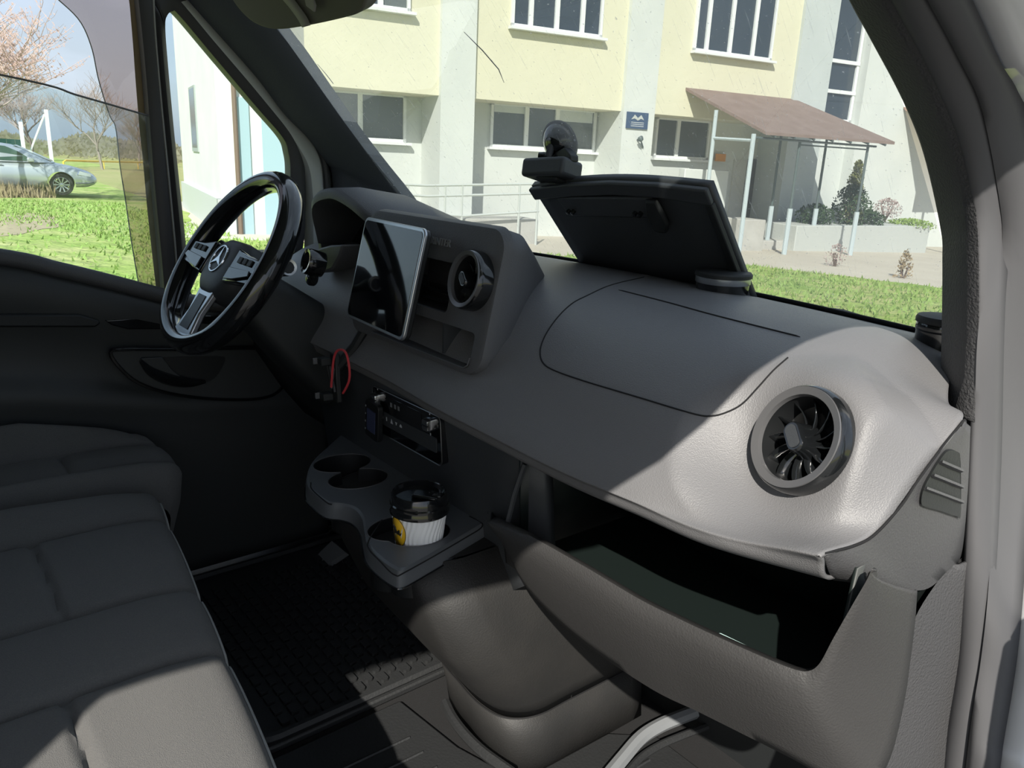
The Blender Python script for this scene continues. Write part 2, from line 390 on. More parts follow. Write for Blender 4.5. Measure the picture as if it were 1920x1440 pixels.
# body shell round the opening (white)
k2 = [p+V((.0, .012, 0)) for p in k_]
rows = [k2, [p+V((.025, .0, 0)) for p in k2], [p+V((.05, .015, 0)) for p in k2], [p+V((.09, .06, 0)) for p in k2], [p+V((.10, .22, 0)) for p in k2]]
wr = sroot('wall_right', (.9, 0, .5), 'white painted body side around the passenger door opening', 'van body')
obj('pillar_panel', sheet(rows), 'white_paint', wr, True, solid=-.004, auto=60)
rail_shadow_pts = [(-1.0, 1.96), (-.70, 1.955), (-.55, 1.94), (-.35, 1.90), (-.1, 1.86), (.10, 1.82), (.20, 1.815), (.27, 1.835), (.34, 1.867), (.44, 1.887), (.60, 1.895), (.75, 1.885)]  # unseen rail, underside shaped to cast the dash and seat shadow edges
obj('roof_rail', prism([V((.87, y, z)) for y, z in rail_shadow_pts]+[V((.87, .60, 2.2)), V((.87, -1.0, 2.2))], (.07, 0, 0)), 'white_paint', wr, False)
obj('roof_edge', bx(.72, .90, -1.0, .48, 2.08, 2.2), 'white_paint', wr, False)
obj('rear_pillar', bx(.86, .95, -1.0, -.76, .5, 2.1), 'white_paint', wr, False)
obj('upper_pillar', prism([V((.72, .60, 1.90)), V((.93, .60, 1.90)), V((.93, .36, 2.15)), V((.70, .36, 2.15))], (0, .10, .03)), 'white_paint', wr, False)
d2 = sroot('door_2', (.97, .72, .6), 'open dark passenger door swung outwards beside the dashboard end', 'door')
D2 = frame((.975, .745, .58), (.966, -.20, 0), (0, 0, 1)) # x along door, y up
obj('door_panel', X(prism([(0, 0, 0), (1.02, 0, 0), (1.06, .4, 0), (1.04, .86, 0), (0, .76, 0)], (0, 0, -.07)), D2), 'door_plastic', d2, True, bev=.01)
obj('window_frame', MB().add(X(tube([(0.02, .76, -.03), (.10, .85, -.03), (.42, 1.27, -.03), (.55, 1.32, -.03), (.98, 1.32, -.03), (1.03, .86, -.03)], .025, 6), D2)), 'seal_d', d2)
obj('window_glass', X(prism([(.05, .77, -.03), (.43, 1.26, -.03), (.97, 1.31, -.03), (1.02, .86, -.03)], (0, 0, -.004)), D2), 'quarter_glass', d2, False)
# kick panel under the dash end
L_px = [(1788, 1062), (1762, 1090), (1717, 1163), (1710, 1227), (1697, 1310), (1680, 1377), (1662, 1440), (1630, 1560)]
Ll = [px(*p, x=x) for p, x in zip(L_px, [.770, .768, .767, .768, .770, .772, .775, .78])]
l_ = crv(Ll, 40); al = crv(Al[8:], 40)
struct(obj('trim_3', sheet([[p+V((0, .08, 0)) for p in l_], l_, [bul(p, q, .5, .006) for p, q in zip(l_, al)], al, [p+V((.01, .03, 0)) for p in al]]), 'pillar', None, True, solid=-.004, auto=60), 'grained grey kick panel at the foot of the passenger door pillar', 'kick panel')
# ---------------- driver side A pillar
R_px = [(450, -40), (520, 55), (545, 87), (600, 165), (650, 235), (700, 300), (745, 355), (775, 395), (800, 428)]
Rl = [px(*p, x=-.64) for p in R_px]
D_px = [(315, -45), (353, 0), (400, 53), (480, 143), (533, 213), (577, 258), (608, 300), (624, 335), (626, 470)]
Dl = [px(*p, x=-.76) for p in D_px]
rl, dl = crv(Rl, 40), crv(Dl, 40)
def bl2(p, q, t, d): return p.lerp(q, t)+V((.8, -.6, .0)).normalized()*d
rows = [[p+V((-.03, .05, 0)) for p in rl], rl, [bl2(p, q, .15, .008) for p, q in zip(rl, dl)], [bl2(p, q, .5, .016) for p, q in zip(rl, dl)], [bl2(p, q, .85, .008) for p, q in zip(rl, dl)], dl, [p+V((-.05, .02, 0)) for p in dl]]
struct(obj('trim_4', sheet(rows), 'pillar_l', None, True, solid=.004, auto=60), 'wide dark pillar trim between windscreen and driver door', 'pillar trim')
jr = crv([px(*p, x=-.778) for p in [(345, 0), (395, 60), (470, 148), (520, 210), (558, 262), (582, 305), (590, 350), (592, 420), (592, 480), (590, 560)]], 40)
jam = sroot('trim_5', jr[20], 'pale painted door jamb and seal along the driver pillar', 'door jamb')
obj('jamb_strip', sheet([[p+V((-.01, .05, 0)) for p in jr], [p+V((0, .022, .008)) for p in jr], [p+V((0, -.006, -.004)) for p in jr], [p+V((-.02, -.02, -.01)) for p in jr]]), 'jamb', jam, True, solid=.004)
obj('door_seal', tube([p+V((.008, .028, .016)) for p in jr], .008, 8), 'seal_d', jam)
# left body above the door and behind
wl = sroot('wall_left', (-.86, 0, .5), 'body side around the driver door', 'van body')
obj('roof_rail', bx(-.82, -.66, -1.0, .42, 1.96, 2.12), 'pillar_l', wl, False)
obj('rear_pillar', bx(-.90, -.80, -1.0, -.42, .55, 2.0), 'pillar_l', wl, False)
obj('lower_side', bx(-.90, -.85, .70, 1.25, .5, 1.40), 'softblack', wl, False)

# ---------------- driver door
DX = -.80
dr = sroot('door_1', (DX, .3, .7), 'closed dark driver door with half lowered window', 'door')
def dp(u, v, x=DX): return px(u, v, x=x)
belt = [V((-.80, -.45, 1.505)), V((-.80, -.12, 1.485)), dp(0, 476, -.80), dp(100, 498, -.80), dp(200, 522, -.80), dp(312, 551, -.80), dp(345, 558, -.80), dp(480, 575, -.80), dp(600, 590, -.80)]
bl = crv(belt, 40)
# panel surface (grid from belt to floor)
prow = []
for t, dx in ((0, 0.0), (.04, .030), (.10, .038), (.22, .02), (.30, .022), (.36, .045), (.45, .04), (.7, .03), (1, .02)):
    prow.append([V((DX+dx, p.y, p.z*(1-t)+.62*t)) for p in bl])
obj('door_panel', sheet(patch(prow, 60, 50)), 'door_plastic', dr, True, solid=-.03, auto=60)
obj('window_ledge', tube([p+V((.020, 0, -.004)) for p in bl], .017, 10), 'dash_mid', dr)
# armrest pad
ar = [dp(-220, 590, -.755), dp(150, 590, -.755), dp(185, 600, -.755), dp(190, 606, -.755), dp(180, 614, -.755), dp(-220, 614, -.755)]
obj('armrest', prism(ar, (-.06, 0, 0)), 'softblack', dr, True, bev=.008)
rec = [dp(195, 600, -.762), dp(330, 592, -.762), dp(480, 590, -.762), dp(480, 618, -.762), dp(240, 618, -.762), dp(210, 610, -.762)]
obj('switch_recess', prism(rec, (-.01, 0, 0)), 'gloss', dr, True, bev=.003)
pk = [(207, 662), (230, 655), (330, 655), (480, 653), (545, 660), (538, 705), (520, 735), (480, 748), (400, 748), (320, 738), (260, 718), (225, 690)]
pkp = crv([dp(u, v, -.752) for u, v in pk], 48, True)
pko = obj('pocket_panel', prism(pkp, (-.02, 0, 0)), 'door_plastic', dr, True, bev=.004)
obj('pocket_rim', tube([p+V((.002, 0, 0)) for p in pkp], .004, 6, True), 'gloss', dr)
hd = [(263, 672), (300, 670), (400, 668), (422, 672), (410, 700), (390, 716), (355, 718), (310, 708), (280, 692)]
hdp = crv([dp(u, v, -.750) for u, v in hd], 36, True)
hn = obj('handle_recess', prism(hdp, (-.012, 0, 0)), 'black', dr, True)
hc = crv([dp(u, v, -.744) for u, v in ((264, 676), (285, 697), (320, 712), (355, 718), (385, 716))], 20)
obj('door_handle', tube(hc, [.004+.010*math.sin(math.pi*i/19) for i in range(20)], 8), 'gloss', dr)
hh = [dp(u, v, -.742) for u, v in ((264, 672), (305, 670), (322, 692), (345, 712), (310, 708), (280, 693))]
obj('handle_pull', prism(hh, (-.006, 0, 0)), 'door_plastic', dr, True, bev=.002)
# window frame: divider, quarter light frame
def strip(name, o_px, i_px, m, parent, x=-.79, nn=40, th=.03, closed=False):
    a = crv([px(*p, x=x) for p in o_px], nn, closed); b = crv([px(*p, x=x) for p in i_px], nn, closed)
    rows = [[p+V((-th, 0, 0)) for p in a], a, [p.lerp(q, .5)+V((.008, 0, 0)) for p, q in zip(a, b)], b, [p+V((-th, 0, 0)) for p in b]]
    if closed: rows = [r+[r[0]] for r in rows]
    return obj(name, sheet(rows), m, parent, True, solid=.003, auto=60)
strip('window_divider', [(255, -60), (262, 0), (275, 130), (290, 320), (303, 460), (312, 560)], [(286, -60), (290, 0), (303, 130), (318, 320), (332, 470), (340, 575)], 'seal_d', dr)
obj('glass_channel', tube(crv([px(*p, x=-.782) for p in [(286, -50), (291, 60), (303, 200), (318, 350), (330, 480), (335, 560)]], 30), .0024, 6), 'strap', dr)
qo = [(288, 0), (296, -22), (320, -28), (345, -5), (420, 85), (500, 178), (553, 250), (566, 290), (570, 360), (562, 480), (500, 590), (400, 600), (340, 575), (328, 430), (310, 250), (296, 110)]
qi = [(307, 50), (311, 28), (322, 19), (336, 26), (400, 102), (480, 197), (530, 255), (542, 285), (546, 330), (540, 450), (490, 545), (400, 562), (356, 550), (344, 440), (325, 260), (312, 120)]
strip('quarter_frame', qo, qi, 'seal_d', dr, -.785, 90, .03, True)
qg = crv([px(*p, x=-.795) for p in qi], 60, True)
obj('quarter_glass', (qg, [tuple(range(60))]), 'quarter_glass', dr, False)
# main glass, half down, with sloping top edge
gpn = [V((-.80, -.42, 1.84)), px(0, 140, x=-.80), px(150, 180, x=-.80), px(285, 219, x=-.80), px(312, 556, x=-.80), px(0, 490, x=-.80), V((-.80, -.42, 1.49))]
obj('window_glass', prism(gpn, (-.004, 0, 0)), 'side_glass', dr, False)
gt = crv(gpn[:4], 20); obj('glass_edge', tube(gt, .0022, 6), 'pvc', dr)
# smoked wind deflector outside
df_o = [(-300, -150), (-100, -120), (60, -40), (110, 0), (150, 40), (172, 90), (185, 150), (205, 215), (217, 240), (225, 310), (236, 380), (246, 450), (262, 545)]
df_i = [(-300, -250), (-100, -200), (250, -60), (262, 0), (266, 40), (270, 90), (274, 150), (279, 215), (281, 240), (288, 310), (294, 380), (301, 450), (312, 550)]
wdo = crv([px(*p, x=-.86) for p in df_o], 60); wdi = crv([px(*p, x=-.835) for p in df_i], 60)
wdr = [[p.lerp(q, t)+V((-.012*math.sin(math.pi*t), 0, 0)) for p, q in zip(wdo, wdi)] for t in (0, .5, 1)]
obj('wind_deflector', sheet(wdr), 'smoke', dr, True)
obj('deflector_edge', tube(wdo, .0012, 6), 'strap', dr)
obj('deflector_tape', sheet([[p+V((.004, -.022, 0)) for p in wdi], [p+V((.004, -.004, 0)) for p in wdi]]), 'straw', dr, True, solid=.002)

# ================================================================== DASHBOARD
DB = thing('dashboard', (0, .9, 1.0), 'dark grey grained van dashboard with round vents, shelves and a raised centre hood', 'dashboard')
# ---- upper pad: rows from the windscreen edge to the underside
e = [V((.665, 1.10, 1.437)), V((.69, .985, 1.440)), px(1778, 752, x=.730), px(1805, 786, x=.765), px(1720, 900, x=.763), px(1640, 1000, x=.757), px(1545, 1036, y=.622), px(1545, 1036, y=.622)+V((-.001, .003, -.011)), px(1562, 1086, y=.66), V((.735, .80, 1.275))]
prof = [(0, 1.437), (-.10, 1.457), (.90, 1.463), (.785, 1.442), (.70, 1.392), (.645, 1.325), (.620, 1.288), (.622, 1.278), (.652, 1.254), (.80, 1.252)]
rows = []
for k, (yy, zz) in enumerate(prof):
    row = []
    for x in (-.62, -.45, -.25, -.05, .12, .26, .40, .52, .62):
        y = yy
        if k == 0: y = wsY(x)-.012
        if k == 1: y = wsY(x)-.14
        z = zz
        if k in (5, 6, 7, 8, 9): z = zz + .004*max(0, min(1, (.45-x)/.3)) + .010*max(0, x-.4)/.2; y += .022*max(0, min(1, (.15-x)/.25))
        if k in (4, 5, 6) and x > .5: y += .012*(x-.5)/.12
        row.append(V((x, y, z)))
    left = [V((-p.x, p.y, p.z)) for p in [e[k]]]
    rows.append(left+row+[e[k]])
PADR = patch(rows, 260, 130)
padvf = sheet(PADR)
VC = hit(bvh_of(padvf), 1512, 829)[0]; VN = V((-.25, -.88, .40)).normalized()
VR = .0565; VC = VC+VN*.003
def blend_disc(vs, c, nrm, R, out): # seat the vent: bend the pad into a flat disc round its axis
    for p in vs:
        d = p-c; hgt = d.dot(nrm); rho = (d-nrm*hgt).length
        if rho < R*out and abs(hgt) < .08:
            t = 1 if rho < R*1.02 else (1-(rho-R*1.02)/(R*(out-1.02))); t = t*t*(3-2*t); dm_ = min((p-q).length for q in ecurve); p -= nrm*(hgt*t*min(1, dm_/.03))
ecurve = crv(e[:8], 320)
blend_disc(padvf[0], VC, VN, VR, 2.3)
padb = bvh_of(padvf)
def keep(f, c, rad):
    m = sum((padvf[0][i] for i in f), V())/len(f); return (m-c).length > rad
pf = [f for f in padvf[1] if keep(f, VC, VR*.93)]
obj('upper_pad', (padvf[0], pf), 'dash', DB, True, solid=-.004, auto=70)
# seams in the pad
def onpad(pts, nn, lift=.0002):
    out = []
    for p in crv([V((u, v, 0)) for u, v in pts], nn):
        q = hit(padb, p.x, p.y)
        if q[0] is not None: out.append(q[0]+q[1]*(lift if q[1].dot(C-q[0]) > 0 else -lift))
    return out
lidseam = [(1207, 520), (1145, 535), (1100, 555), (1072, 570), (1045, 596), (1022, 630), (1013, 658), (1018, 680), (1040, 695), (1100, 716), (1200, 746), (1300, 776), (1335, 780), (1365, 772), (1392, 757), (1420, 728), (1450, 695), (1477, 671)]
obj('glovebox_seam', tube(onpad(lidseam, 90), .0011, 6), 'seam', DB)
obj('defroster_slit', tube(onpad([(1160, 544), (1250, 567), (1330, 589), (1420, 612), (1500, 632)], 40), [.0006]+[.0014]*38+[.0005], 6), 'seam', DB)

# ---- round vents
def vent(c, nrm, R, name, nb=12):
    M = axisM(c, nrm)
    v = obj(name, lathe([(R*.80, -.006), (R*.83, .006), (R*.86, .0085), (R*.97, .010), (R*1.0, .008), (R*1.03, .002), (R*1.02, -.030)], M, 64), 'gloss', DB, True, auto=30)
    obj('ring', lathe([(R*.80, .004), (R*.815, .0095), (R*.955, .0115), (R*.965, .009)], M, 64), 'ring_satin', v, True, auto=30)
    obj('bowl', lathe([(R*.82, .005), (R*.80, -.004), (R*.76, -.022), (R*.5, -.034), (.0005, -.036)], M, 48), 'black', v, True)
    for k in range(nb):
        a = 2*math.pi*k/nb
        L = M @ Matrix.Rotation(a, 4, 'Z')
        pts = []
        for i in range(7):
            t = i/6; rr = R*(.20+.58*t); tw = .55*(1-t)
            pts.append((rr, rr*.30*t*t, t))
        top = [L @ V((x, y-.001, -.004-.004*(1-t))) for x, y, t in pts]
        bot = [L @ V((x, y+.009, -.026)) for x, y, t in pts]
        obj('blade', sheet([top, bot]), 'gloss', v, True, solid=.0012)
    kM = M @ Matrix.Rotation(math.radians(138), 4, 'Z')
    obj('knob', loftc([[kM @ V((x*s, y*s, z)) for x, y in rrect(R*.62, R*.36, R*.17)] for s, z in ((1.25, -.034), (1.15, -.01), (1.0, .004), (.98, .010), (.86, .0125))]), 'gloss', v, True, auto=35)
    obj('knob_pad', plate(R*.46, R*.22, R*.10, .0014, kM @ Matrix.Translation((0, 0, .0122))), 'dash_dark', v, True)
    return v
vent(VC+VN*.007, VN, VR, 'air_vent')

# ---- end cap with side demist grille
ec1 = [px(1545, 1036, y=.624), px(1600, 1022, x=.753), px(1640, 1000, x=.757), px(1690, 945, x=.761), px(1720, 900, x=.763), px(1765, 838, x=.765), px(1806, 787, x=.766)]
ec2 = [px(1562, 1088, y=.67), px(1640, 1098, x=.762), px(1732, 1106, x=.768), px(1775, 1072, x=.770), px(1802, 1042, x=.771), px(1814, 930, x=.770), px(1820, 800, x=.768)]
e1, e2 = crv(ec1, 40), crv(ec2, 40)
capr = [[p+V((-.006, .02, -.004)) for p in e1], [p+V((.0005, .002, -.003)) for p in e1]]+[[p.lerp(q, t)+V((.4, -.9, 0)).normalized()*.006*math.sin(math.pi*t) for p, q in zip(e1, e2)] for t in (.15, .4, .6, .85)]+[e2, [p+V((-.05, .06, 0)) for p in e2]]
ecv = sheet(capr); ecb = bvh_of(ecv)
obj('end_cap', ecv, 'endcap', DB, True, solid=-.003, auto=70)
obj('end_cap_seam', tube([p+V((.0008, -.0008, 0)) for p in e1], .0013, 6), 'seam', DB)
g = [(1724, 940), (1728, 915), (1745, 882), (1766, 850), (1778, 842), (1792, 846), (1797, 860), (1798, 960), (1790, 965), (1760, 955), (1732, 947)]
gpts = []
for p in crv([V((u, v, 0)) for u, v in g], 40, True):
    q = hit(ecb, p.x, p.y); gpts.append((q[0] if q[0] is not None else px(p.x, p.y, x=.80))+V((.75, -.65, 0)).normalized()*.004)
gr_ = obj('demist_grille', prism(gpts, V((-.75, .65, 0)).normalized()*.006), 'softblack', DB, True)  # dark plate laid on the cap in place of the shaded opening
for (a, b) in (((1757, 868), (1797, 885)), ((1742, 893), (1798, 915)), ((1728, 917), (1798, 943))):
    qa, qb = hit(ecb, *a)[0], hit(ecb, *b)[0]
    if qa and qb:
        o3 = V((.75, -.65, 0)).normalized()
        obj('slat', prism([qa+o3*.003, qb+o3*.003, qb+o3*.009+V((0, 0, .004)), qa+o3*.009+V((0, 0, .004))], (0, 0, .0025)), 'dash_mid', gr_, False)
# ---- windscreen-side storage: raised lid leaning on the glass
lb = [V((-.112, 1.145, 1.440)), V((.300, 1.150, 1.437))]; lt = [V((-.112, .992, 1.604)), V((.300, .992, 1.626))]
def lidp(s, t, d=0):
    p = (lb[0].lerp(lb[1], s)).lerp(lt[0].lerp(lt[1], s), t); p += V((0, 0, .012*math.sin(math.pi*s)*t)); return p+V((0, .73, .68))*d
outer = [lidp(k/16, 1) for k in range(17)]
lv = MB()
N1 = 17
fr_ = [[lidp(k/16, t) for k in range(17)] for t in (0, .2, .4, .6, .8, 1)]
bk = [[lidp(k/16, t, .012) for k in range(17)] for t in (0, .2, .4, .6, .8, 1)]
lid = obj('storage_lid', sheet(fr_), 'dash_dark', DB, True, solid=.012)
obj('lid_rim', prism([lidp(0, .88, -.002), lidp(.25, .885, -.002), lidp(.5, .89, -.002), lidp(.75, .89, -.002), lidp(1, .88, -.002), lidp(1, 1, -.002), lidp(.75, 1, -.002), lidp(.5, 1, -.002), lidp(.25, 1, -.002), lidp(0, 1, -.002)], V((0, -.73, -.68))*.010), 'dash_dark', lid, True, bev=.003)
obj('lid_edge', prism([lidp(.965, 0, -.001), lidp(1, 0, -.001), lidp(1, .88, -.001), lidp(.965, .88, -.001)], V((0, -.73, -.68))*.010), 'softblack', lid, True, bev=.002)
obj('hinge_bar', prism([lidp(.16, .68, -.001), lidp(.68, .70, -.001), lidp(.70, .88, -.001), lidp(.14, .88, -.001)], V((0, -.73, -.68))*.009), 'dash_dark', lid, True, bev=.004)
obj('stop_block', prism([lidp(.66, .60, -.008), lidp(.72, .60, -.008), lidp(.75, .68, -.008), lidp(.74, .88, -.008), lidp(.68, .88, -.008), lidp(.65, .75, -.008)], V((0, -.73, -.68))*.010), 'softblack', lid, True, bev=.004)
for s in (.20, .60):
    for d_ in (-.006, .006):
        M = axisM(lidp(s, .745, -.010)+V((d_, 0, 0)), (0, -.73, -.68), (1, 0, 0))
        obj('stop_pin', lathe([(.0001, .009), (.004, .008), (.0045, .005), (.0045, 0)], M, 16), 'gloss', lid, True)

# ---- centre hood
HB = .648; HT = .692
def hp(x, z, d=0): # point on hood front plane
    t = (z-1.345)/.21; return V((x, HB+(HT-HB)*t+d, z))
def hood_outline(grow, d, skew=0):
    w, hh = .394+2*grow, .214+2*grow
    cx, cz = -.006, 1.449
    out = []
    for x, z in rrect(w, hh, .034+grow*.3, 8):
        zz = cz+z; ztop = 1.556-max(0, d-.02)*.44; zz = 1.34+(zz-1.34)*(ztop-1.34)/.216 if zz > 1.34 else zz
        p = hp(cx+x+skew*d, cz+z, d); p.z = zz; out.append(p)
    return out
hl = [hood_outline(-.006, 0), hood_outline(-.002, .002), hood_outline(0, .008), hood_outline(.001, .016), hood_outline(-.003, .018), hood_outline(-.002, .022), hood_outline(.003, .05, -.2), hood_outline(.0, .11, -.5), hood_outline(-.01, .20, -.6), hood_outline(-.03, .27, -.62)]
hd_o = obj('centre_hood', loftc(hl), 'dash_mid', DB, True, auto=30)
def hcut(x0, x1, z0, z1, depth=.09, r=.008):
    return prism([hp((x0+x1)/2+x, (z0+z1)/2+z, -.02) for x, z in rrect(x1-x0, z1-z0, r)], (0, depth+.02, 0))
# recesses: slot beside the vent, open tray below
HV = px(884, 526, y=.670); HVN = V((-.10, -.96, .22)).normalized()
cut(hd_o, [hcut(-.10, .085, 1.42, 1.495, .08), hcut(-.12, .165, 1.353, 1.405, .10), X(prism([V((.039*math.cos(2*math.pi*k/40), .039*math.sin(2*math.pi*k/40), -.032)) for k in range(40)], (0, 0, .1)), axisM(HV, HVN))])
finish(hd_o, None, True, auto=30)
vent(HV+HVN*.004, HVN, .0435, 'air_vent')
obj('shelf_bar', prism([hp(-.09, 1.447, .004), hp(.08, 1.447, .004), hp(.08, 1.451, .004), hp(-.09, 1.451, .004)], (0, .03, 0)), 'gloss', DB, False)
obj('shelf_bar', prism([hp(-.09, 1.433, .004), hp(.08, 1.433, .004), hp(.08, 1.437, .004), hp(-.09, 1.437, .004)], (0, .03, 0)), 'gloss', DB, False)
obj('divider', bx(.074, .078, .665, .72, 1.355, 1.405), 'dash_dark', DB, False)
obj('tray_edge', tube([hp(-.118, 1.3525, -.002), hp(.155, 1.3525, -.002), hp(.163, 1.358, -.002), hp(.1655, 1.37, -.002)], .0013, 6), 'dash_mid', DB)
Mt = frame(hp(.028, 1.522, -.0008), (1, 0, 0), hp(0, 1.5)-hp(0, 1.4))
text_mesh('lettering', 'SPRINTER', .0165, .0012, Mt, 'pvc', DB)
# ---- instrument hood in front of the wheel
cl = []
for y, dz, w in ((.735, 0, 0), (.74, .006, .004), (.80, .008, .006), (.90, -.006, -.01), (1.02, -.05, -.03)):
    cl.append(crv([V((-.545-w, y+.03, 1.40)), V((-.542-w, y+.02, 1.475)), V((-.522, y, 1.545+dz)), V((-.45, y, 1.570+dz)), V((-.38, y, 1.564+dz)), V((-.30, y, 1.540+dz)), V((-.24+w, y+.03, 1.49+dz)), V((-.22+w, y+.04, 1.42))], 40))
inn = [[p+V((0, 0, -.012)) if 4 < i < 36 else p+V((.010 if i < 20 else -.010, 0, 0)) for i, p in enumerate(cl[0])]]
inn.append([V((p.x*.97-.013, .90, p.z-.03)) for p in inn[0]])
chd = obj('instrument_hood', sheet([inn[1], inn[0]]+cl), 'dash_mid', DB, True, solid=.002, auto=60)
obj('instrument_lens', prism([V((-.57, .80, 1.40)), V((-.26, .80, 1.40)), V((-.27, .86, 1.50)), V((-.40, .87, 1.53)), V((-.50, .87, 1.53)), V((-.56, .86, 1.50))], (0, .01, 0)), 'piano', DB, False)
# ---- lower fascia behind the cup shelf
lf = [[V((x, .715-.025*(z-1.07)/.2, max(z, 1.07 if x > .25 else 0))) for x in (-.40, -.2, 0, .2, .31)] for z in (1.27, 1.2, 1.13, 1.06, .98)]
obj('lower_fascia', sheet(lf), 'dash_dark', DB, True, solid=-.02)
fb = bvh_of(sheet(lf))
for pts in ([(947, 852), (930, 905), (915, 962)], [(984, 868), (965, 920), (951, 976)]):
    q = [px(*p, y=.690) for p in pts]; obj('fascia_seam', tube(q, .0012, 5), 'seam' if pts[0][0] < 960 else 'dash_mid', DB)
# climate panel
c0, c1, c2 = px(702, 727, y=.672), px(824, 785, y=.668), px(693, 783, y=.676)
CM = frame(c0, c1-c0, c2-c0); CW = (c1-c0).length; CH = .048
# local x right, y down, z: x cross y (points into dash) -> use -z outward
def cpl(x0, x1, y0, y1, r, t0, t1): return X(prism([((x0+x1)/2+a, (y0+y1)/2+b, -t0) for a, b in rrect(x1-x0, y1-y0, r, 4)], (0, 0, -(t1-t0))), CM)
cp_ = obj('climate_panel', cpl(-.004, CW+.006, -.004, CH+.034, .010, -.02, .002), 'piano', DB, True, bev=.001)
obj('panel_rim', tube([CM @ V((x+CW/2+.001, y+CH/2+.015, -.0022)) for x, y in rrect(CW+.010, CH+.038, .010, 4)], .0010, 5, True), 'satin', cp_)
for x in (.016, CW-.026):
    M = CM @ Matrix.Translation((x, .016, -.002)) @ Matrix.Rotation(math.pi, 4, 'X')
    kb = obj('rocker', loftc([[M @ V((a*s, b*s, z)) for a, b in rrect(.019, .022, .004, 4)] for s, z in ((1, 0), (1, .006), (.85, .011))]), 'chrome', cp_, True, auto=30)
    obj('rocker_groove', X(bx(-.009, .009, -.0012, .0012, .009, .0118), M), 'black', kb, False)
    for dy in (-.018, .018): obj('mark', X(bx(-.0009, .0009, dy-.002, dy+.002, 0, .0006), M), 'icon', cp_, False)
dsp = obj('display', cpl(.048, CW-.052, .004, .028, .002, .002, .0026), 'gloss', cp_, True)
for i, x in enumerate((.064, .078, .090)):
    obj('digit', X(box((x, .016, -.0028), (.006, .008, .0004)), CM), 'pvc', dsp, False)
obj('button_row', cpl(.010, CW-.008, .036, .062, .003, .002, .0035), 'dash_dark', cp_, True)
for i, x in enumerate((.030, .046, .064, .080, .096)):
    sh = [prism([(x-.003, .047, -.0036), (x+.003, .044, -.0036), (x+.003, .050, -.0036)], (0, 0, -.0004)), box((x, .047, -.0038), (.0025, .007, .0004)), prism([(x, .042, -.0036), (x+.004, .051, -.0036), (x-.004, .051, -.0036)], (0, 0, -.0004)), prism([(x-.003, .044, -.0036), (x+.003, .044, -.0036), (x, .050, -.0036)], (0, 0, -.0004)), prism([(x-.0035, .049, -.0036), (x-.0035, .046, -.0036), (x, .043, -.0036), (x+.0035, .046, -.0036), (x+.0035, .049, -.0036)], (0, 0, -.0004))][i]
    obj('icon', X(sh, CM), 'icon', cp_, False)
# little switch panel with blue display left of it
s0, s1, s2 = px(690, 752, y=.66), px(724, 776, y=.658), px(672, 806, y=.662)
SMx = frame(s0, s1-s0, s2-s0)
sw = obj('switch_panel', X(prism([(.022+a, .03+b, .006) for a, b in rrect(.050, .072, .008, 4)], (0, 0, -.010)), SMx), 'black', DB, True, bev=.001)
obj('switch_display', X(bx(.006, .036, .010, .052, -.0052, -.004), SMx), 'screenblue', sw, False)
for i in range(4): obj('switch_mark', X(box((-.0005, .008+.015*i, -.0045), (.002, .003, .001)), SMx), 'pvc', sw, False)

# ---- cup shelf
ZS = 1.088
shp = [(652, 822), (615, 856), (588, 882), (575, 906), (574, 932), (590, 952), (612, 968), (640, 972), (662, 980), (676, 998), (681, 1025), (688, 1052), (712, 1078), (738, 1096), (752, 1099), (775, 1088), (850, 1044), (930, 996)]
so_ = [px(u, v, z=ZS-.026) for u, v in shp]
back = [V((so_[-1].x+.01, .76, ZS)), V((so_[0].x-.01, .76, ZS))]
fr1 = crv(so_[:-1], 60)+[so_[-1]]
def shelf_ring(z, g):
    c = V((0, .70, 0)); out = []
    for p in fr1+back:
        d = V((p.x-.02, p.y-.78, 0)).normalized(); out.append(V((p.x+d.x*g, p.y+d.y*g, z)))
    return out
shelf = obj('cup_shelf', loftc([shelf_ring(ZS-.030, .0), shelf_ring(ZS-.012, -.001), shelf_ring(ZS-.003, -.003), shelf_ring(ZS, -.007)]), 'shelf', DB, True, auto=35)
def cyl(c, r, z0, z1): return prism([V((c.x+r*math.cos(2*math.pi*k/40), c.y+r*math.sin(2*math.pi*k/40), z0)) for k in range(40)], (0, 0, z1-z0))
def dcyl(M, r, z0, z1): return X(prism([V((r*math.cos(2*math.pi*k/40), r*math.sin(2*math.pi*k/40), z0)) for k in range(40)], (0, 0, z1-z0)), M)
lc = [px(636, 872, z=ZS), px(682, 880, z=ZS)]
H1a, H1b = px(642, 868, z=ZS), px(672, 897, z=ZS)
H2a, H2b = px(748, 990, z=ZS), V((.128, .592, ZS))
def union_ring(a, b, r, z, nn=72, el=1.3): # outline of two overlapping round wells, seen from their midpoint
    m_ = (a+b)/2; out = []
    for k in range(nn):
        t = 2*math.pi*k/nn; d = V((math.cos(t), math.sin(t), 0)); best = 0
        for c_ in (a, b):
            f = V((m_.x-c_.x, (m_.y-c_.y)/el, 0)); bb = f.dot(d); q_ = bb*bb-(f.length_squared-r*r)
            if q_ > 0: best = max(best, -bb+math.sqrt(q_))
        out.append(V((m_.x+d.x*best, m_.y+d.y*best*el, z)))
    return out
wells = ((H1a, H1b, .043), (H2a, H2b, .040))
cut(shelf, [prism(union_ring(a, b, r, 1.0), (0, 0, .2)) for a, b, r in wells])
finish(shelf, None, True, auto=35)
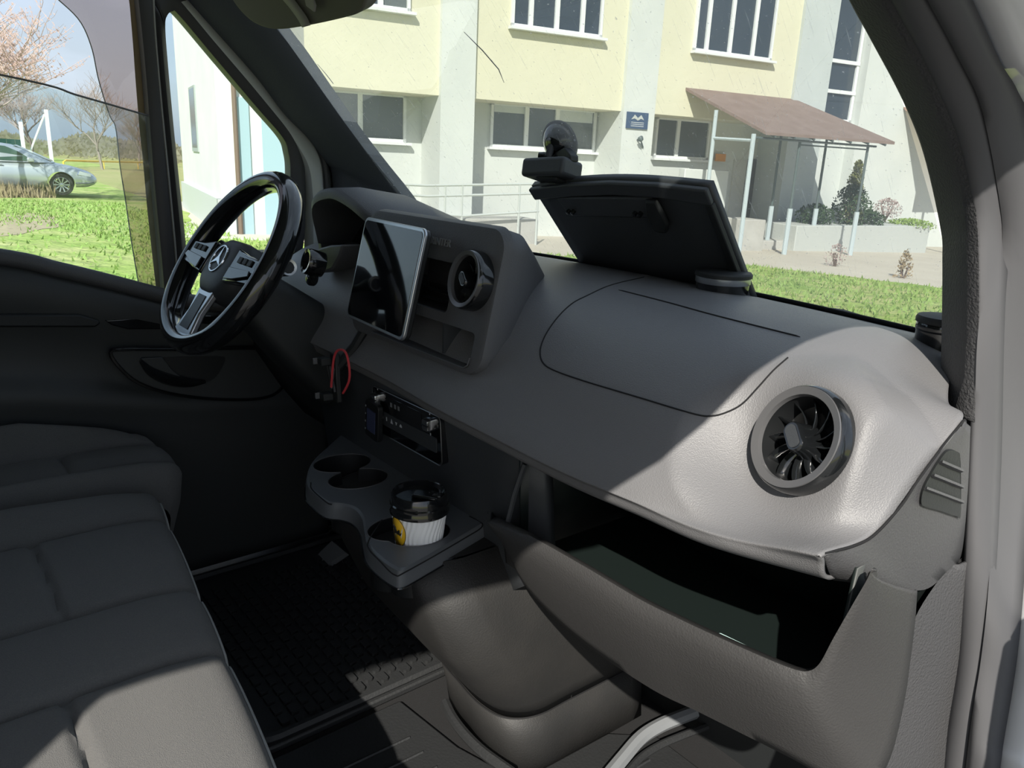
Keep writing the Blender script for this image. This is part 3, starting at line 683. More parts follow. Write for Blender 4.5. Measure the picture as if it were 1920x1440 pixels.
for a, b, r in wells:
    obj('cup_well', loftc([union_ring(a, b, r-.0006, ZS-.001), union_ring(a, b, r-.001, ZS-.03), union_ring(a, b, r-.004, ZS-.09)][::-1], False), 'black', shelf, True, auto=50)
    obj('well_floor', (union_ring(a, b, r-.004, ZS-.09), [tuple(range(72))]), 'black', shelf, False)
    obj('well_rim', tube(union_ring(a, b, r, ZS), .0012, 5, True), 'dash_mid', shelf)
ins = [px(u, v, z=ZS+.0003) for u, v in ((738, 1008), (716, 975), (692, 1012), (692, 1030), (712, 1052), (740, 1078), (765, 1070), (870, 1010), (905, 985), (880, 968))]
obj('shelf_groove', tube(crv(ins[1:], 50), .0011, 5), 'seam', shelf)
ins2 = [px(u, v, z=ZS+.0003) for u, v in ((583, 905), (585, 918), (612, 942), (622, 946))]
obj('shelf_groove', tube(crv(ins2, 16), .0011, 5), 'seam', shelf)
obj('shelf_trim', tube([p+V((0, 0, -.030)) for p in [q for q in shelf_ring(ZS, .001)][:61]], .0016, 6), 'gloss', shelf)
# ---- tunnel column below it
def col_ring(z, yf, xl, xr, r=.06):
    return crv([V((xl, 1.05, z)), V((xl, .90, z)), V((xl+.01, yf+.10, z)), V((xl+.06, yf+.02, z)), V((xl+.16, yf, z)), V((xr-.08, yf-.004, z)), V((xr-.03, yf+.012, z)), V((xr-.003, yf+.06, z)), V((xr, yf+.14, z)), V((xr+.005, 1.05, z))], 60)
tcap = col_ring(1.064, .56, -.20, .19)
obj('tunnel_top', (tcap, [tuple(range(len(tcap)))]), 'tunnel', DB, False)
tr = [col_ring(1.064, .555, -.20, .195), col_ring(.98, .57, -.19, .232), col_ring(.90, .60, -.17, .245), col_ring(.82, .655, -.14, .24), col_ring(.76, .70, -.11, .23), col_ring(.72, .725, -.09, .222)]
obj('tunnel_cover', sheet(tr), 'tunnel', DB, True, solid=-.006, auto=60)
tr2 = [col_ring(.718, .722, -.085, .221), col_ring(.66, .735, -.08, .225), col_ring(.60, .745, -.08, .232)]
obj('tunnel_foot', sheet(tr2), 'tunnel', DB, True, solid=-.006, auto=60)
obj('tunnel_seam', tube([p+V((.001, -.001, 0)) for p in col_ring(.7195, .7225, -.088, .2215)[20:]], .0016, 5), 'seam', DB)
obj('tunnel_joint', tube([V((.223, .86, z)) for z in (.80, .76, .72)], .0008, 5), 'seam', DB)

# ---- open tray under the pad, with lip wrapping up to the right
U_top = [(925, 972), (950, 986), (1000, 1011), (1100, 1068), (1195, 1125), (1275, 1165), (1350, 1200), (1440, 1240), (1490, 1259), (1515, 1261), (1535, 1246), (1560, 1200), (1600, 1130), (1622, 1092), (1632, 1070)]
Ut = [px(u, v, y=yy) for (u, v), yy in zip(U_top, [.64, .628, .622, .62, .62, .62, .62, .622, .626, .63, .632, .634, .638, .645, .65])]
U_bot = [(918, 985), (945, 1025), (990, 1105), (1080, 1195), (1215, 1288), (1310, 1335), (1400, 1380), (1480, 1420), (1560, 1462), (1630, 1475), (1668, 1425), (1695, 1320), (1708, 1232), (1716, 1165), (1720, 1108)]
Ub = [px(u, v, y=yy) for (u, v), yy in zip(U_bot, [.66, .66, .665, .67, .665, .665, .665, .67, .69, .715, .745, .765, .775, .785, .79])]
ut, ub = crv(Ut, 90), crv(Ub, 90)
def lipr(t, d): return [p.lerp(q, t)+V((.15, -1, .1)).normalized()*d for p, q in zip(ut, ub)]
lrows = [[p+V((-.006, .036, -.085)) for p in ut], [p+V((-.005, .024, -.02)) for p in ut], [p+V((-.004, .016, -.004)) for p in ut], [p+V((0, .002, .001)) for p in ut], lipr(.05, .004), lipr(.14, .009), lipr(.30, .012), lipr(.6, .010), lipr(.88, .003), ub, [p+V((-.035, .03, 0)) for p in ub]]
obj('tray_lip', sheet(lrows), 'lip', DB, True, solid=-.003, auto=70)
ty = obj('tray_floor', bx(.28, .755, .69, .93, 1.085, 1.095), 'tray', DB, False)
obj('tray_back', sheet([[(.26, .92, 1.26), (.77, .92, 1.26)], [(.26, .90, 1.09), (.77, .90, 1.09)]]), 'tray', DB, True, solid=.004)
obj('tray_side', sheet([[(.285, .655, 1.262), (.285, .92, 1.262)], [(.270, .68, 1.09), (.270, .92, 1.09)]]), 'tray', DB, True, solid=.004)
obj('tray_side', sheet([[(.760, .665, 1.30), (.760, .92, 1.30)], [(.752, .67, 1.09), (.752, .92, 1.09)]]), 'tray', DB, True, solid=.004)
obj('tray_frame', tube([px(984, 870, y=.66), px(965, 925, y=.652), px(952, 978, y=.645)], .004, 6), 'dash_dark', DB)

# ================================================================== THINGS ON THE DASH
# tablet style display
tl, trr, br, bl_ = px(688, 408, y=.662), px(800, 431, y=.648), px(746, 641, y=.612), px(649, 583, y=.626)
TM = frame(tl, trr-tl, bl_-tl); tw = (trr-tl).length; th_ = ((bl_-tl).length+(br-trr).length)/2
tab = thing('display_screen', (tl+br)/2, 'large glossy black tablet screen with silver edge on the centre hood', 'screen')
def tpl(g, r, z0, z1): return X(prism([(tw/2+a, th_/2+b, -z0) for a, b in rrect(tw+2*g, th_+2*g, r, 6)], (0, 0, -(z1-z0))), TM)
obj('back_case', tpl(0, .012, -.012, -.002), 'black', tab, True, bev=.002)
obj('silver_frame', tpl(.0015, .013, -.004, .002), 'silver', tab, True, bev=.0015)
obj('screen_glass', tpl(-.004, .009, .0018, .0028), 'piano', tab, True)
obj('mount_arm', X(bx(tw*.4, tw*.6, th_*.4, th_*.6, .010, .07), TM), 'black', tab, False)
# phone holder and red cable
PM = frame(px(618, 655, y=.63), (1, -.15, .1), (.05, 0, -1))
ph = thing('phone_holder', PM.translation, 'black clamp phone holder below the tablet screen', 'phone holder')
obj('back_plate', X(bx(.012, .040, .005, .095, -.004, .006), PM), 'black', ph, True, bev=.002)
obj('arm', tube([PM @ V((.03, .03, .004)), PM @ V((.055, -.01, .03)), PM @ V((.07, -.05, .05))], .009, 8), 'softblack', ph)
for y in (.014, .080):
    obj('clamp', X(bx(-.012, .016, y, y+.014, -.022, -.002), PM), 'softblack', ph, True, bev=.002)
    obj('clamp_pad', X(bx(-.012, -.008, y+.001, y+.013, -.030, -.002), PM), 'dash_mid', ph, True, bev=.001)
obj('cross_bar', tube([PM @ V((.012, .03, -.004)), PM @ V((.034, .075, -.004))], .003, 6), 'dash_mid', ph)
obj('cross_bar', tube([PM @ V((.034, .03, -.004)), PM @ V((.014, .07, -.004))], .003, 6), 'pvc', ph)
cb = crv([px(u, v, y=.612) for u, v in ((621, 726), (623, 700), (626, 672), (632, 658), (642, 656), (650, 665), (655, 690), (655, 710), (650, 725), (643, 737))], 40)
tag(obj('charging_cable', tube(cb, .0022, 6), 'red'), 'thin red charging cable looped round the phone holder', 'cable')

# coffee cup
CX, CY = .130, .590
CZ0 = .022
cupT = thing('coffee_cup', (CX, CY, 1.02), 'white ripple paper coffee cup with black lid and yellow oval sticker', 'coffee cup')
def cupr(z): return .030+(z-1.0-CZ0)*(.0425-.030)/.115
cr = []
for i in range(25):
    z = 1.0+CZ0+.117*i/24; ring_ = []
    for k in range(180):
        a = 2*math.pi*k/180; ph_ = 34*a+3.2*math.sin((z-1.0)*85); rr = cupr(z)+.0008*math.sin(ph_)
        ring_.append(V((CX+rr*math.cos(a), CY+rr*math.sin(a), z)))
    cr.append(ring_)
obj('cup_body', loftc(cr), 'cup', cupT, True, auto=80)
CMx = Matrix.Translation((CX, CY, CZ0))
ld = obj('lid', lathe([(.0435, 1.106), (.0462, 1.108), (.0466, 1.114), (.0450, 1.117), (.0452, 1.122), (.0436, 1.124), (.0430, 1.135), (.0405, 1.139), (.0385, 1.138), (.0375, 1.131), (.012, 1.129), (.0005, 1.129)], CMx, 60), 'gloss', cupT, True, auto=35)
LM = CMx @ rotz(math.radians(35))
obj('sip_tab', X(bx(-.010, .034, -.011, .011, 1.129, 1.1355), LM), 'gloss', ld, True, bev=.003)
obj('sip_notch', X(bx(.022, .037, -.007, .007, 1.134, 1.1385), LM), 'gloss', ld, True, bev=.002)
def oncup(a, z, d): rr = cupr(z)+.0012+d; return V((CX+rr*math.cos(a), CY+rr*math.sin(a), z))
a0 = math.atan2(-.93, .06); zc = 1.085+CZ0-.003
st = [oncup(a0, zc, 0)]+[oncup(a0+.42*math.cos(2*math.pi*k/36), zc+.025*math.sin(2*math.pi*k/36), 0) for k in range(36)]
sk = obj('sticker', (st, [(0, 1+k, 1+(k+1) % 36) for k in range(36)]), 'yellow', cupT, True, solid=.0004)
obj('sticker_border', tube([oncup(a0+.42*math.cos(2*math.pi*k/36), zc+.025*math.sin(2*math.pi*k/36), .0004) for k in range(36)], .0004, 5, True), 'ink', sk)
scr = [(-.24, .004), (-.20, .009), (-.17, .002), (-.19, -.005), (-.14, -.002), (-.11, .008), (-.10, -.003), (-.06, .003), (-.04, -.003), (0, .001), (.02, -.004), (.05, .003), (.08, -.004), (.12, .003), (.10, .005), (.14, -.004), (.20, .001)]
obj('script_lettering', tube([oncup(a0+a*1.1, zc+b*.9, .0006) for a, b in [(p.x, p.y) for p in crv([(a, b, 0) for a, b in scr], 80)]], .0008, 5), 'ink', sk)

# suction mount + camera box on the lid
boxc = px(1036, 318, y=.985)
DM = axisM(boxc, (0.12, -.97, .2))
dc = thing('dash_camera', boxc-V((0, 0, .018)), 'flat black dash camera resting on top of the raised storage lid', 'dash camera')
obj('camera_body', X(bx(-.052, .048, -.017, .017, -.03, .03), DM @ Matrix.Rotation(math.radians(4), 4, 'Z')), 'dash_dark', dc, True, bev=.007, seg=3)
obj('camera_foot', X(bx(-.02, .03, -.022, -.015, -.02, .02), DM), 'softblack', dc, True, bev=.003)
sc = px(1040, 270, y=1.0); SMn = V((.55, -.55, .45)).normalized()
sm = thing('suction_mount', boxc+V((0, 0, .018)), 'round black suction cup mount standing on the dash camera', 'suction mount')
AM = axisM(sc+V((.006, .0, .0)), (.10, -.92, -.30))
obj('suction_cup', lathe([(.0005, .018), (.012, .017), (.020, .012), (.030, .004), (.0375, -.004), (.0385, -.008), (.036, -.009), (.0005, -.006)], AM, 48), 'gloss', sm, True, auto=45)
obj('cup_rim', lathe([(.0375, -.003), (.0405, -.006), (.0405, -.011), (.037, -.012)], AM, 48), 'softblack', sm, True)
obj('lever', tube([AM @ V((0, 0, .015)), AM @ V((.004, -.012, .03)), px(1022, 293, y=.99)], .007, 8), 'black', sm)
obj('lock_knob', lathe([(.0005, .010), (.007, .009), (.008, 0), (.007, -.009), (.0005, -.010)], axisM(px(1019, 293, y=.98), (-.8, -.6, 0)), 20), 'gloss', sm, True)
obj('bracket', prism([px(u, v, y=.985) for u, v in ((1028, 303), (1042, 285), (1058, 276), (1070, 292), (1070, 303))], (0, .02, 0)), 'black', sm, True, bev=.002)
obj('screw', lathe([(.0005, .004), (.003, .003), (.003, 0)], axisM(px(1049, 297, y=.983), (0, -1, .2)), 12), 'chrome', sm, True)
# canister cups on the dash top
def canister(c, R, zt, label):
    t = thing('ashtray_canister', (c.x, c.y, c.z), label, 'canister', 'canisters on the dash top')
    M = Matrix.Translation((c.x, c.y, zt))
    obj('body', lathe([(R*.86, -.09), (R*.9, -.06), (R*.96, -.012)], M, 48), 'gloss', t, True)
    obj('band', lathe([(R*.97, -.016), (R*.985, -.015), (R*.99, -.006), (R*.97, -.005)], M, 48), 'silver' if R > .04 else 'gloss', t, True)
    obj('lid', lathe([(R*.97, -.006), (R*1.03, -.005), (R*1.03, 0), (R*.98, .003), (R*.6, .0045), (.0005, .005)], M, 48), 'softblack', t, True, auto=35)
    return t
cc = px(1357, 512, y=1.085)
canister(V((cc.x, cc.y, 1.42)), .0455, cc.z, 'black lidded canister with silver band standing before the raised lid')
cc2 = px(1772, 598, y=1.03)
canister(V((cc2.x, cc2.y, 1.43)), .032, cc2.z, 'black canister half hidden behind the passenger pillar')
# paper in the tray
pp = [px(u, v, z=1.134) for u, v in ((1338, 1190), (1352, 1189), (1440, 1232), (1490, 1256), (1470, 1262), (1390, 1228))]
tag(obj('paper_sheet', prism([px(1335, 1188, y=.655), px(1350, 1188, y=.66), px(1400, 1212, y=.655), px(1490, 1256, y=.648), V((.74, .69, 1.10)), V((.60, .69, 1.10))], (0, .0015, 0)), 'paper', None, False), 'pale turquoise paper sheet lying in the dashboard tray', 'paper')

# ================================================================== STEERING WHEEL
wc = V((-.415, .512, 1.440)); wn = V((0, -.83, .56)).normalized()
WM = axisM(wc, wn) # local x: left/right, y: up in wheel plane, z: to driver
SW = thing('steering_wheel', wc-V((0, 0, .19)), 'black leather steering wheel with silver spoke trim', 'steering wheel')
Rw = .180
rows = []
for k in range(96):
    a = 2*math.pi*k/96; c_, s_ = math.cos(a), math.sin(a)
    fl = 1-.05*max(0, -s_-.75)/.25
    ring_ = []
    for j in range(16):
        b = 2*math.pi*j/16; rr = .0200+.002*max(0, abs(c_)-.7)
        ring_.append(WM @ V(((Rw+rr*.95*math.cos(b))*c_*fl, (Rw+rr*.95*math.cos(b))*s_*fl, rr*1.15*math.sin(b))))
    rows.append(ring_)
obj('rim', sheet(rows+[rows[0]], True), 'gloss', SW, True, auto=80)
obj('rim_inlay', sheet([[WM @ V(((Rw-.0158+dr_)*math.cos(a), (Rw-.0158+dr_)*math.sin(a), z)) for a in [math.radians(-62+124*k/40) for k in range(41)]] for dr_, z in ((0, .008), (-.002, .003), (-.002, -.003))]), 'satin', SW, True, solid=.001)
for a0_ in (38, 142, 218, 322):
    obj('rim_stitch', tube([WM @ V(((Rw+.0168*math.cos(b))*math.cos(math.radians(a0_)), (Rw+.0168*math.cos(b))*math.sin(math.radians(a0_)), .0195*math.sin(b))) for b in [2*math.pi*j/24 for j in range(24)]], .0008, 5, True), 'seam', SW)
hub = []
for s, z in ((.92, -.03), (1.0, -.01), (1.0, .012), (.93, .028), (.75, .037), (.4, .041)):
    hub.append([WM @ V((x*s, y*s-.014, z-.022)) for x, y in rrect(.150, .125, .055, 8)])
hb = obj('hub', loftc(hub), 'dash_dark', SW, True, auto=60)
eM = WM @ Matrix.Translation((0, -.002, .0185))
obj('emblem_ring', tube([eM @ V((.027*math.cos(2*math.pi*k/40), .027*math.sin(2*math.pi*k/40), .001)) for k in range(40)], .0022, 6, True), 'chrome', hb)
star = []
for k in range(6):
    a = math.pi/2+k*math.pi/3; rr = .026 if k % 2 == 0 else .0055; star.append(eM @ V((rr*math.cos(a), rr*math.sin(a), 0)))
obj('emblem_star', prism(star, wn*.003), 'chrome', hb, False)
for sgn in (-1, 1):
    sp_ = [WM @ V((sgn*x, y, .004)) for x, y in ((.06, .030), (.11, .022), (.168, .020), (.170, -.030), (.12, -.034), (.06, -.040))]
    so1 = obj('spoke', prism(sp_, wn*.014), 'gloss', SW, True, bev=.004)
    tr_ = [WM @ V((sgn*x, y, .020)) for x, y in ((.074, -.010), (.16, -.006), (.166, -.016), (.110, -.030), (.074, -.034))]
    obj('spoke_trim', prism(tr_, wn*.003), 'gloss', so1, True, bev=.001)
    for i in range(3): obj('spoke_button', X(bx(sgn*.095-.008+sgn*.022*i, sgn*.095+.008+sgn*.022*i, .002, .014, .018, .021), WM), 'softblack', so1, True, bev=.001)
lowsp = [WM @ V((x, y, -.004)) for x, y in ((-.040, -.05), (.040, -.05), (.030, -.110), (.045, -.160), (-.045, -.160), (-.030, -.110))]
so2 = obj('spoke', prism(lowsp, wn*.014), 'silver', SW, True, bev=.004)
obj('spoke_window', prism([WM @ V((x, y, .0105)) for x, y in ((-.018, -.075), (.018, -.075), (.022, -.145), (-.022, -.145))], wn*.001), 'black', so2, False)
# column with stalks
SC = thing('steering_column', V((-.42, .70, 1.15)), 'dark steering column shroud with control stalks behind the wheel', 'steering column')
colr = []
for d, w, hh in ((-.035, .075, .075), (-.06, .105, .105), (-.12, .125, .125), (-.20, .14, .15), (-.30, .15, .17)):
    colr.append([WM @ V((x, y-.02-abs(d)*.15, d)) for x, y in rrect(w, hh, .03, 6)])
obj('shroud', loftc(colr), 'softblack', SC, True, auto=50)
stp = [WM @ V((.05, .01, -.055)), WM @ V((.10, .02, -.045)), WM @ V((.145, .03, -.035)), WM @ V((.172, .035, -.03))]
obj('gear_stalk', tube(crv(stp, 12), [.008]*6+[.011, .013, .014, .014, .013, .010], 10), 'softblack', SC)
obj('stalk_ring', lathe([(.010, .002), (.0145, .003), (.0150, 0), (.0145, -.003)], axisM(stp[3]-V((.003, 0, 0)), (1, -.1, .15)), 24), 'satin', SC, True)
obj('indicator_stalk', tube(crv([WM @ V((-.05, .01, -.055)), WM @ V((-.12, .03, -.04)), WM @ V((-.17, .04, -.03))], 8), .008, 8), 'softblack', SC)
# dash end of the column: knee panel and side shroud seen right of the wheel
kn = [[V((x, y, z)) for x in (-.74, -.6, -.45, -.34)] for y, z in ((.70, 1.34), (.66, 1.28), (.68, 1.18), (.74, 1.08), (.80, 1.0))]
obj('knee_panel', sheet(kn), 'softblack', DB, True, solid=-.01)
# curved body right of wheel with round button
q = [[px(u, v, y=y_) for u, v in ((602, 468), (622, 460), (642, 458))]+[px(640, 500, y=y_+.02)] for y_ in (.72, .76)]
bp0 = px(605, 520, y=.69)
obj('start_pod', loftc([[p+V((0, .10*t, .0)) for p in [px(u, v, y=.70+.0*t) for u, v in ((596, 466), (618, 460), (641, 459), (636, 480), (622, 505), (604, 512), (594, 495))]] for t in (0, .3, 1)]), 'dash_mid', DB, True, bev=.004)
obj('start_button', lathe([(.0005, .006), (.010, .005), (.012, .003), (.0145, .002), (.015, -.004)], axisM(px(584, 522, y=.66), (.3, -.9, .2)), 24), 'gloss', DB, True)
obj('pod_ring', lathe([(.018, .004), (.024, .005), (.026, 0), (.025, -.03)], axisM(px(577, 490, y=.655), (-.1, -.9, .25)), 32), 'gloss', DB, True)

# ================================================================== SEATS AND FLOOR
def lerp(a, b, t): return a+(b-a)*t
def cushion(x0, x1, yback, yf, z0, seams, yseams, bol, nx=120, ny=70, edge_r=.05):
    """height field seat cushion with stitched grooves, rolled over at the front and the ends"""
    rows = []
    def top(x, y, yfx):
        z = z0
        b = sorted([x0]+seams+[x1])
        for a, c in zip(b, b[1:]):
            if a <= x <= c: z += .014*math.sin(math.pi*(x-a)/(c-a))**.6
        for s in seams: z -= .011*math.exp(-((x-s)/.007)**2)
        for (a, c, ys) in yseams:
            if a < x < c: z -= .011*math.exp(-((y-ys)/.006)**2)*min(1, (x-a)/.01, (c-x)/.01)
        for (xc, wd, hh) in bol: z += hh*math.exp(-((x-xc)/wd)**2)*max(0, min(1, (yfx-.02-y)/.22))**.8
        return z
    for i in range(nx+1):
        x = lerp(x0, x1, i/nx); row = []
        ex = min(x-x0, x1-x); drop = 0; pull = 0
        if ex < edge_r: q = 1-ex/edge_r; drop = edge_r*(1-math.sqrt(max(0, 1-q*q))); pull = .03*q*q
        yfx = yf(x)-pull
        for j in range(ny+1):
            y = lerp(yback, yfx-.035, j/ny)
            t = max(0, (y-(yfx-.10))/.065); row.append(V((x, y, top(x, y, yfx)-drop-.006*t*t)))
        zz = row[-1].z; yy = row[-1].y
        for a in (20, 40, 60, 80, 90): aa = math.radians(a); row.append(V((x, yy+.035*math.sin(aa), zz-.035*(1-math.cos(aa)))))
        row.append(V((x, row[-1].y-.006, row[-1].z-.05))); row.append(V((x, row[-1].y-.03, row[-1].z-.10)))
        rows.append(row)
    return rows
bench = thing('bench_seat', (.05, .05, .62), 'dark fabric double passenger bench seat with sunlit corner', 'bench seat')
yfb = lambda x: .352-.088*(x+.37)/.74
crow = cushion(-.488, .62, -.30, yfb, .996, [-.35, -.08, .10, .37], [(-.35, -.08, .132), (.10, .37, .100)], [(-.43, .05, .022), (.50, .06, .015)], 170, 90)
obj('cushion', sheet(crow), 'seat', bench, True, auto=80)
obj('piping', tube([r[-4]+V((0, .002, -.002)) for r in crow], .0022, 6), 'piping', bench)
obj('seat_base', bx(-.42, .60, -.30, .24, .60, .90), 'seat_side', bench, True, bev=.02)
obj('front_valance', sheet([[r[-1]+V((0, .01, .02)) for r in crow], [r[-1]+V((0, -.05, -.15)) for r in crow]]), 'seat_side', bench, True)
for xc in (-.21, .28):
    obj('backrest', X(loftc([[V((x*s, y*s+dy, z)) for x, y in rrect(.46, .13, .05, 6)] for s, z, dy in ((.9, 0, 0), (1, .05, 0), (1, .35, -.02), (.95, .58, -.06), (.8, .64, -.07))]), Matrix.Translation((xc, -.33, 1.0))), 'seat', bench, True, auto=60)
ds = thing('bucket_seat', (-.62, .05, .62), 'dark fabric driver seat with raised side bolsters beyond the bench', 'seat')
yfd = lambda x: .435-4.0*(max(0, abs(x+.60)-.05))**2
drow = cushion(-.775, -.492, -.30, yfd, 1.015, [-.675, -.555], [(-.675, -.555, .235)], [(-.715, .035, .065), (-.52, .03, .015)], 110, 80, .06)
obj('cushion', sheet(drow), 'seat', ds, True, auto=80)
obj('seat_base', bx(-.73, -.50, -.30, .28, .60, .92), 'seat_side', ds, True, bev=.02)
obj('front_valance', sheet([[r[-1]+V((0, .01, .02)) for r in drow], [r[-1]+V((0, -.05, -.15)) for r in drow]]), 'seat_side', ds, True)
obj('backrest', X(loftc([[V((x*s, y*s+dy, z)) for x, y in rrect(.44, .14, .05, 6)] for s, z, dy in ((.9, 0, 0), (1, .05, 0), (1, .35, -.02), (.95, .58, -.06), (.8, .64, -.07))]), Matrix.Translation((-.62, -.33, 1.02))), 'seat', ds, True, auto=60)

dm = thing('driver_floor_mat', (-.40, .68, .60), 'black rubber driver floor mat with rows of raised treads', 'floor mat')
obj('mat_base', plate(.66, .62, .05, .016, Matrix.Translation((-.42, .69, .60))), 'mat_rubber', dm, True, bev=.004)
proto = None
tvf = X(prism([(x, y, 0) for x, y in rrect(.026, .017, .004, 2)], (0, 0, .007)), Matrix.Identity(4))
tme = bpy.data.meshes.new('tread'); tme.from_pydata([tuple(p) for p in tvf[0]], [], tvf[1]); tme.materials.append(MATS['mat_rubber'])
for i in range(16):
    for j in range(17):
        o = bpy.data.objects.new('tread', tme); COL.objects.link(o); o.parent = dm
        o.location = (-.66+.0345*i+(.017 if j % 2 else 0)+.40-.0, .47+.0265*j-.68, .016); o.scale = (1, 1, 1)
ridge = obj('mat_rim', tube([V((x, y, .622)) for x, y in [(-.42+a, .69+b) for a, b in rrect(.63, .59, .05, 5)]], .009, 6, True), 'mat_rubber', dm)
pm = thing('passenger_floor_mat', (.35, .65, .60), 'black rubber passenger floor mat with long ribs and upturned edge', 'floor mat')
obj('mat_base', prism([V((x, y, .60)) for x, y in ((-.07, .25), (.79, .25), (.79, 1.02), (.30, 1.02), (.24, .95), (.23, .74), (.10, .70), (-.07, .68))], (0, 0, .012)), 'mat_rubber', pm, True, bev=.004)
for i in range(13):
    x = .30+.037*i; obj('rib', tube([V((x, .30, .613)), V((x+.02, .6, .613)), V((x+.035, .96, .613))], .0028, 5), 'mat_rubber', pm)
for i in range(5):
    x = .02+.045*i; obj('rib', tube([V((x, .30, .613)), V((x+.01, .64, .613))], .0028, 5), 'mat_rubber', pm)
edge = crv([px(u, v, z=.64) for u, v in ((835, 1318), (848, 1345), (870, 1375), (905, 1410), (960, 1450))], 30)
obj('mat_edge', tube(edge, .010, 8), 'mat_rubber', pm)
edge2 = crv([px(u, v, z=.64) for u, v in ((1120, 1480), (1165, 1425), (1200, 1385), (1235, 1362), (1275, 1345), (1330, 1325), (1420, 1295))], 30)
obj('mat_edge', tube(edge2, .013, 8), 'pvc', pm)  # black rubber edge given a lighter grey, sunlight put into its colour
obj('mat_edge', tube([p+V((.025, -.03, -.012)) for p in edge2], .007, 8), 'mat_rubber', pm)
# accelerator pedal
pd = thing('accelerator_pedal', px(600, 1050, y=.78)-V((0, 0, .05)), 'dim grey pedal plate under the cup shelf', 'pedal')
obj('plate', prism([px(u, v, y=yy) for u, v, yy in ((562, 1080, .76), (600, 1035, .80), (622, 1014, .82), (648, 1036, .82), (610, 1062, .79))], V((0, .01, -.01))), 'pvc', pd, False)
obj('pedal_arm', tube([px(605, 1045, y=.81), px(600, 1010, y=.88), V((-.42, 1.08, .95))], .010, 8), 'black', pd)

# sun visor
vz = thing('sun_visor', V((-.3, .6, 1.92)), 'dark olive sun visor with pale strap at the top of the windscreen', 'sun visor')
vp = crv([px(u, v, y=.60) for u, v in ((420, -60), (428, -15), (445, 15), (470, 40), (497, 53), (525, 56), (575, 49), (640, 35), (670, 25), (683, 8), (686, -20), (686, -70))], 60)
obj('panel', prism(vp, (.004, .022, .012)), 'visor', vz, True, bev=.004)
stv = [[px(u, v, y=.594) for u, v in a] for a in (((500, -40), (520, -12), (542, 14), (558, 36), (566, 51)), ((520, -40), (540, -14), (560, 12), (574, 32), (580, 47)))]
obj('strap', sheet([crv(s_, 16) for s_ in stv]), 'strap', vz, True, solid=.002)
obj('clip', prism([px(u, v, y=.592) for u, v in ((568, -30), (582, -30), (594, 10), (592, 23), (578, 12))], (0, -.004, 0)), 'strap', vz, True, bev=.001)
obj('visor_hinge', tube([px(430, -40, y=.62), px(640, -55, y=.62)], .006, 8), 'pvc', vz)

# ================================================================== OUTDOORS
def gz(y): return -.0227*(y-2)
def gp(x, y, d=0): return V((x, y, gz(y)+d))
def gpx(u, v, d=0):
    dd = ray(u, v); s = (gz(0)+d-C.z)/(dd.z+.0227*dd.y); return C+dd*s
def jit(pts, step, amp):
    out = []
    for a, b in zip(pts, pts[1:]+pts[:1]):
        a, b = V(a), V(b); n_ = max(1, int((b-a).length/step)) if (b-a).length < 80 else 6
        for k in range(n_): p = a.lerp(b, k/n_); out.append((p.x+random.uniform(-amp, amp), p.y+random.uniform(-amp, amp)))
    return out
def ground_poly(name, pts, m, d, step=.6, amp=.10, label=None, cat=None):
    pj = [gp(x, y, d) for x, y in jit([(x, y, 0) for x, y in pts], step, amp)]
    return struct(obj(name, (pj, [tuple(t) for t in tessellate_polygon([pj])]), m, None, False), label, cat)
gd = obj('ground', prism([gp(-420, -300), gp(120, -300), gp(120, 420), gp(-420, 420)], (0, 0, -.3)), 'field', None, False); struct(gd, 'dry pale field stretching to the horizon', 'ground')
q1, q2 = gpx(1400, 497), gpx(1760, 540); q3 = gpx(345, 445)
far_r = q2+(q2-q1).normalized()*14
lawn_pts = [(-46, -30), (-42, 2), (gpx(210, 312).x, gpx(210, 312).y), (gpx(330, 300).x, 16), (q3.x-6, q3.y+2), (q3.x, q3.y), (q1.x, q1.y), (q2.x, q2.y), (far_r.x, far_r.y), (24, -30)]
ground_poly('lawn', lawn_pts, 'grass', .012, .5, .10, 'bright green spring lawn around the van', 'lawn')
ground_poly('pavement', [(-22, 3.2), (q3.x+.2, q3.y-.1), (q1.x+.2, q1.y-.1), (q2.x, q2.y-.1), (far_r.x, far_r.y), (12, 36), (-18, 36), (-30, 14)], 'paving', .006, 1, .05, 'sandy pavement along the building', 'pavement')
ground_poly('added_driveway', [(-3, -14), (12, -14), (12, 4.5), (-1.5, 4.5), (-3, 2)], 'asphalt', .022, 1, .1, 'grey asphalt added under the van to cut bounced light', 'added_driveway')  # unseen dark ground, added to lower light bouncing into the cab
d1 = [gpx(u, v) for u, v in ((-160, 410), (0, 402), (70, 400), (105, 412), (118, 424), (70, 436), (0, 444), (-160, 452))]
ground_poly('dirt_patch', [(p.x, p.y) for p in d1], 'dirt', .018, .4, .10, 'bare sandy patch in the lawn beyond the driver window', 'dirt patch')
# grass blades
vv = []; ff = []
def on_lawn(x, y):
    if x > q1.x: ok = y < q1.y+(q2.y-q1.y)*(x-q1.x)/(q2.x-q1.x)-.1
    else: ok = (q1.x-q3.x)*(y-q3.y)-(q1.y-q3.y)*(x-q3.x) < -.15 or (x < q3.x and y < q3.y+1)
    return ok and not (x > -3.1 and y < 4.7) and not ((x+13.2)**2/16+(y-2)**2/1.2 < 1 and random.random() < .8)
for k in range(60000):
    x, y = random.uniform(-24, 2), random.uniform(-4, 15.5)
    if not on_lawn(x, y): continue
    p = gp(x, y, .012)
    a = random.uniform(0, 6.28); w_ = random.uniform(.012, .03); hh = random.uniform(.03, .09); n0 = len(vv)
    dx, dy = math.cos(a)*w_, math.sin(a)*w_
    vv += [(p.x-dx, p.y-dy, p.z), (p.x+dx, p.y+dy, p.z), (p.x+random.uniform(-.05, .05), p.y+random.uniform(-.05, .05), p.z+hh)]; ff.append((n0, n0+1, n0+2))
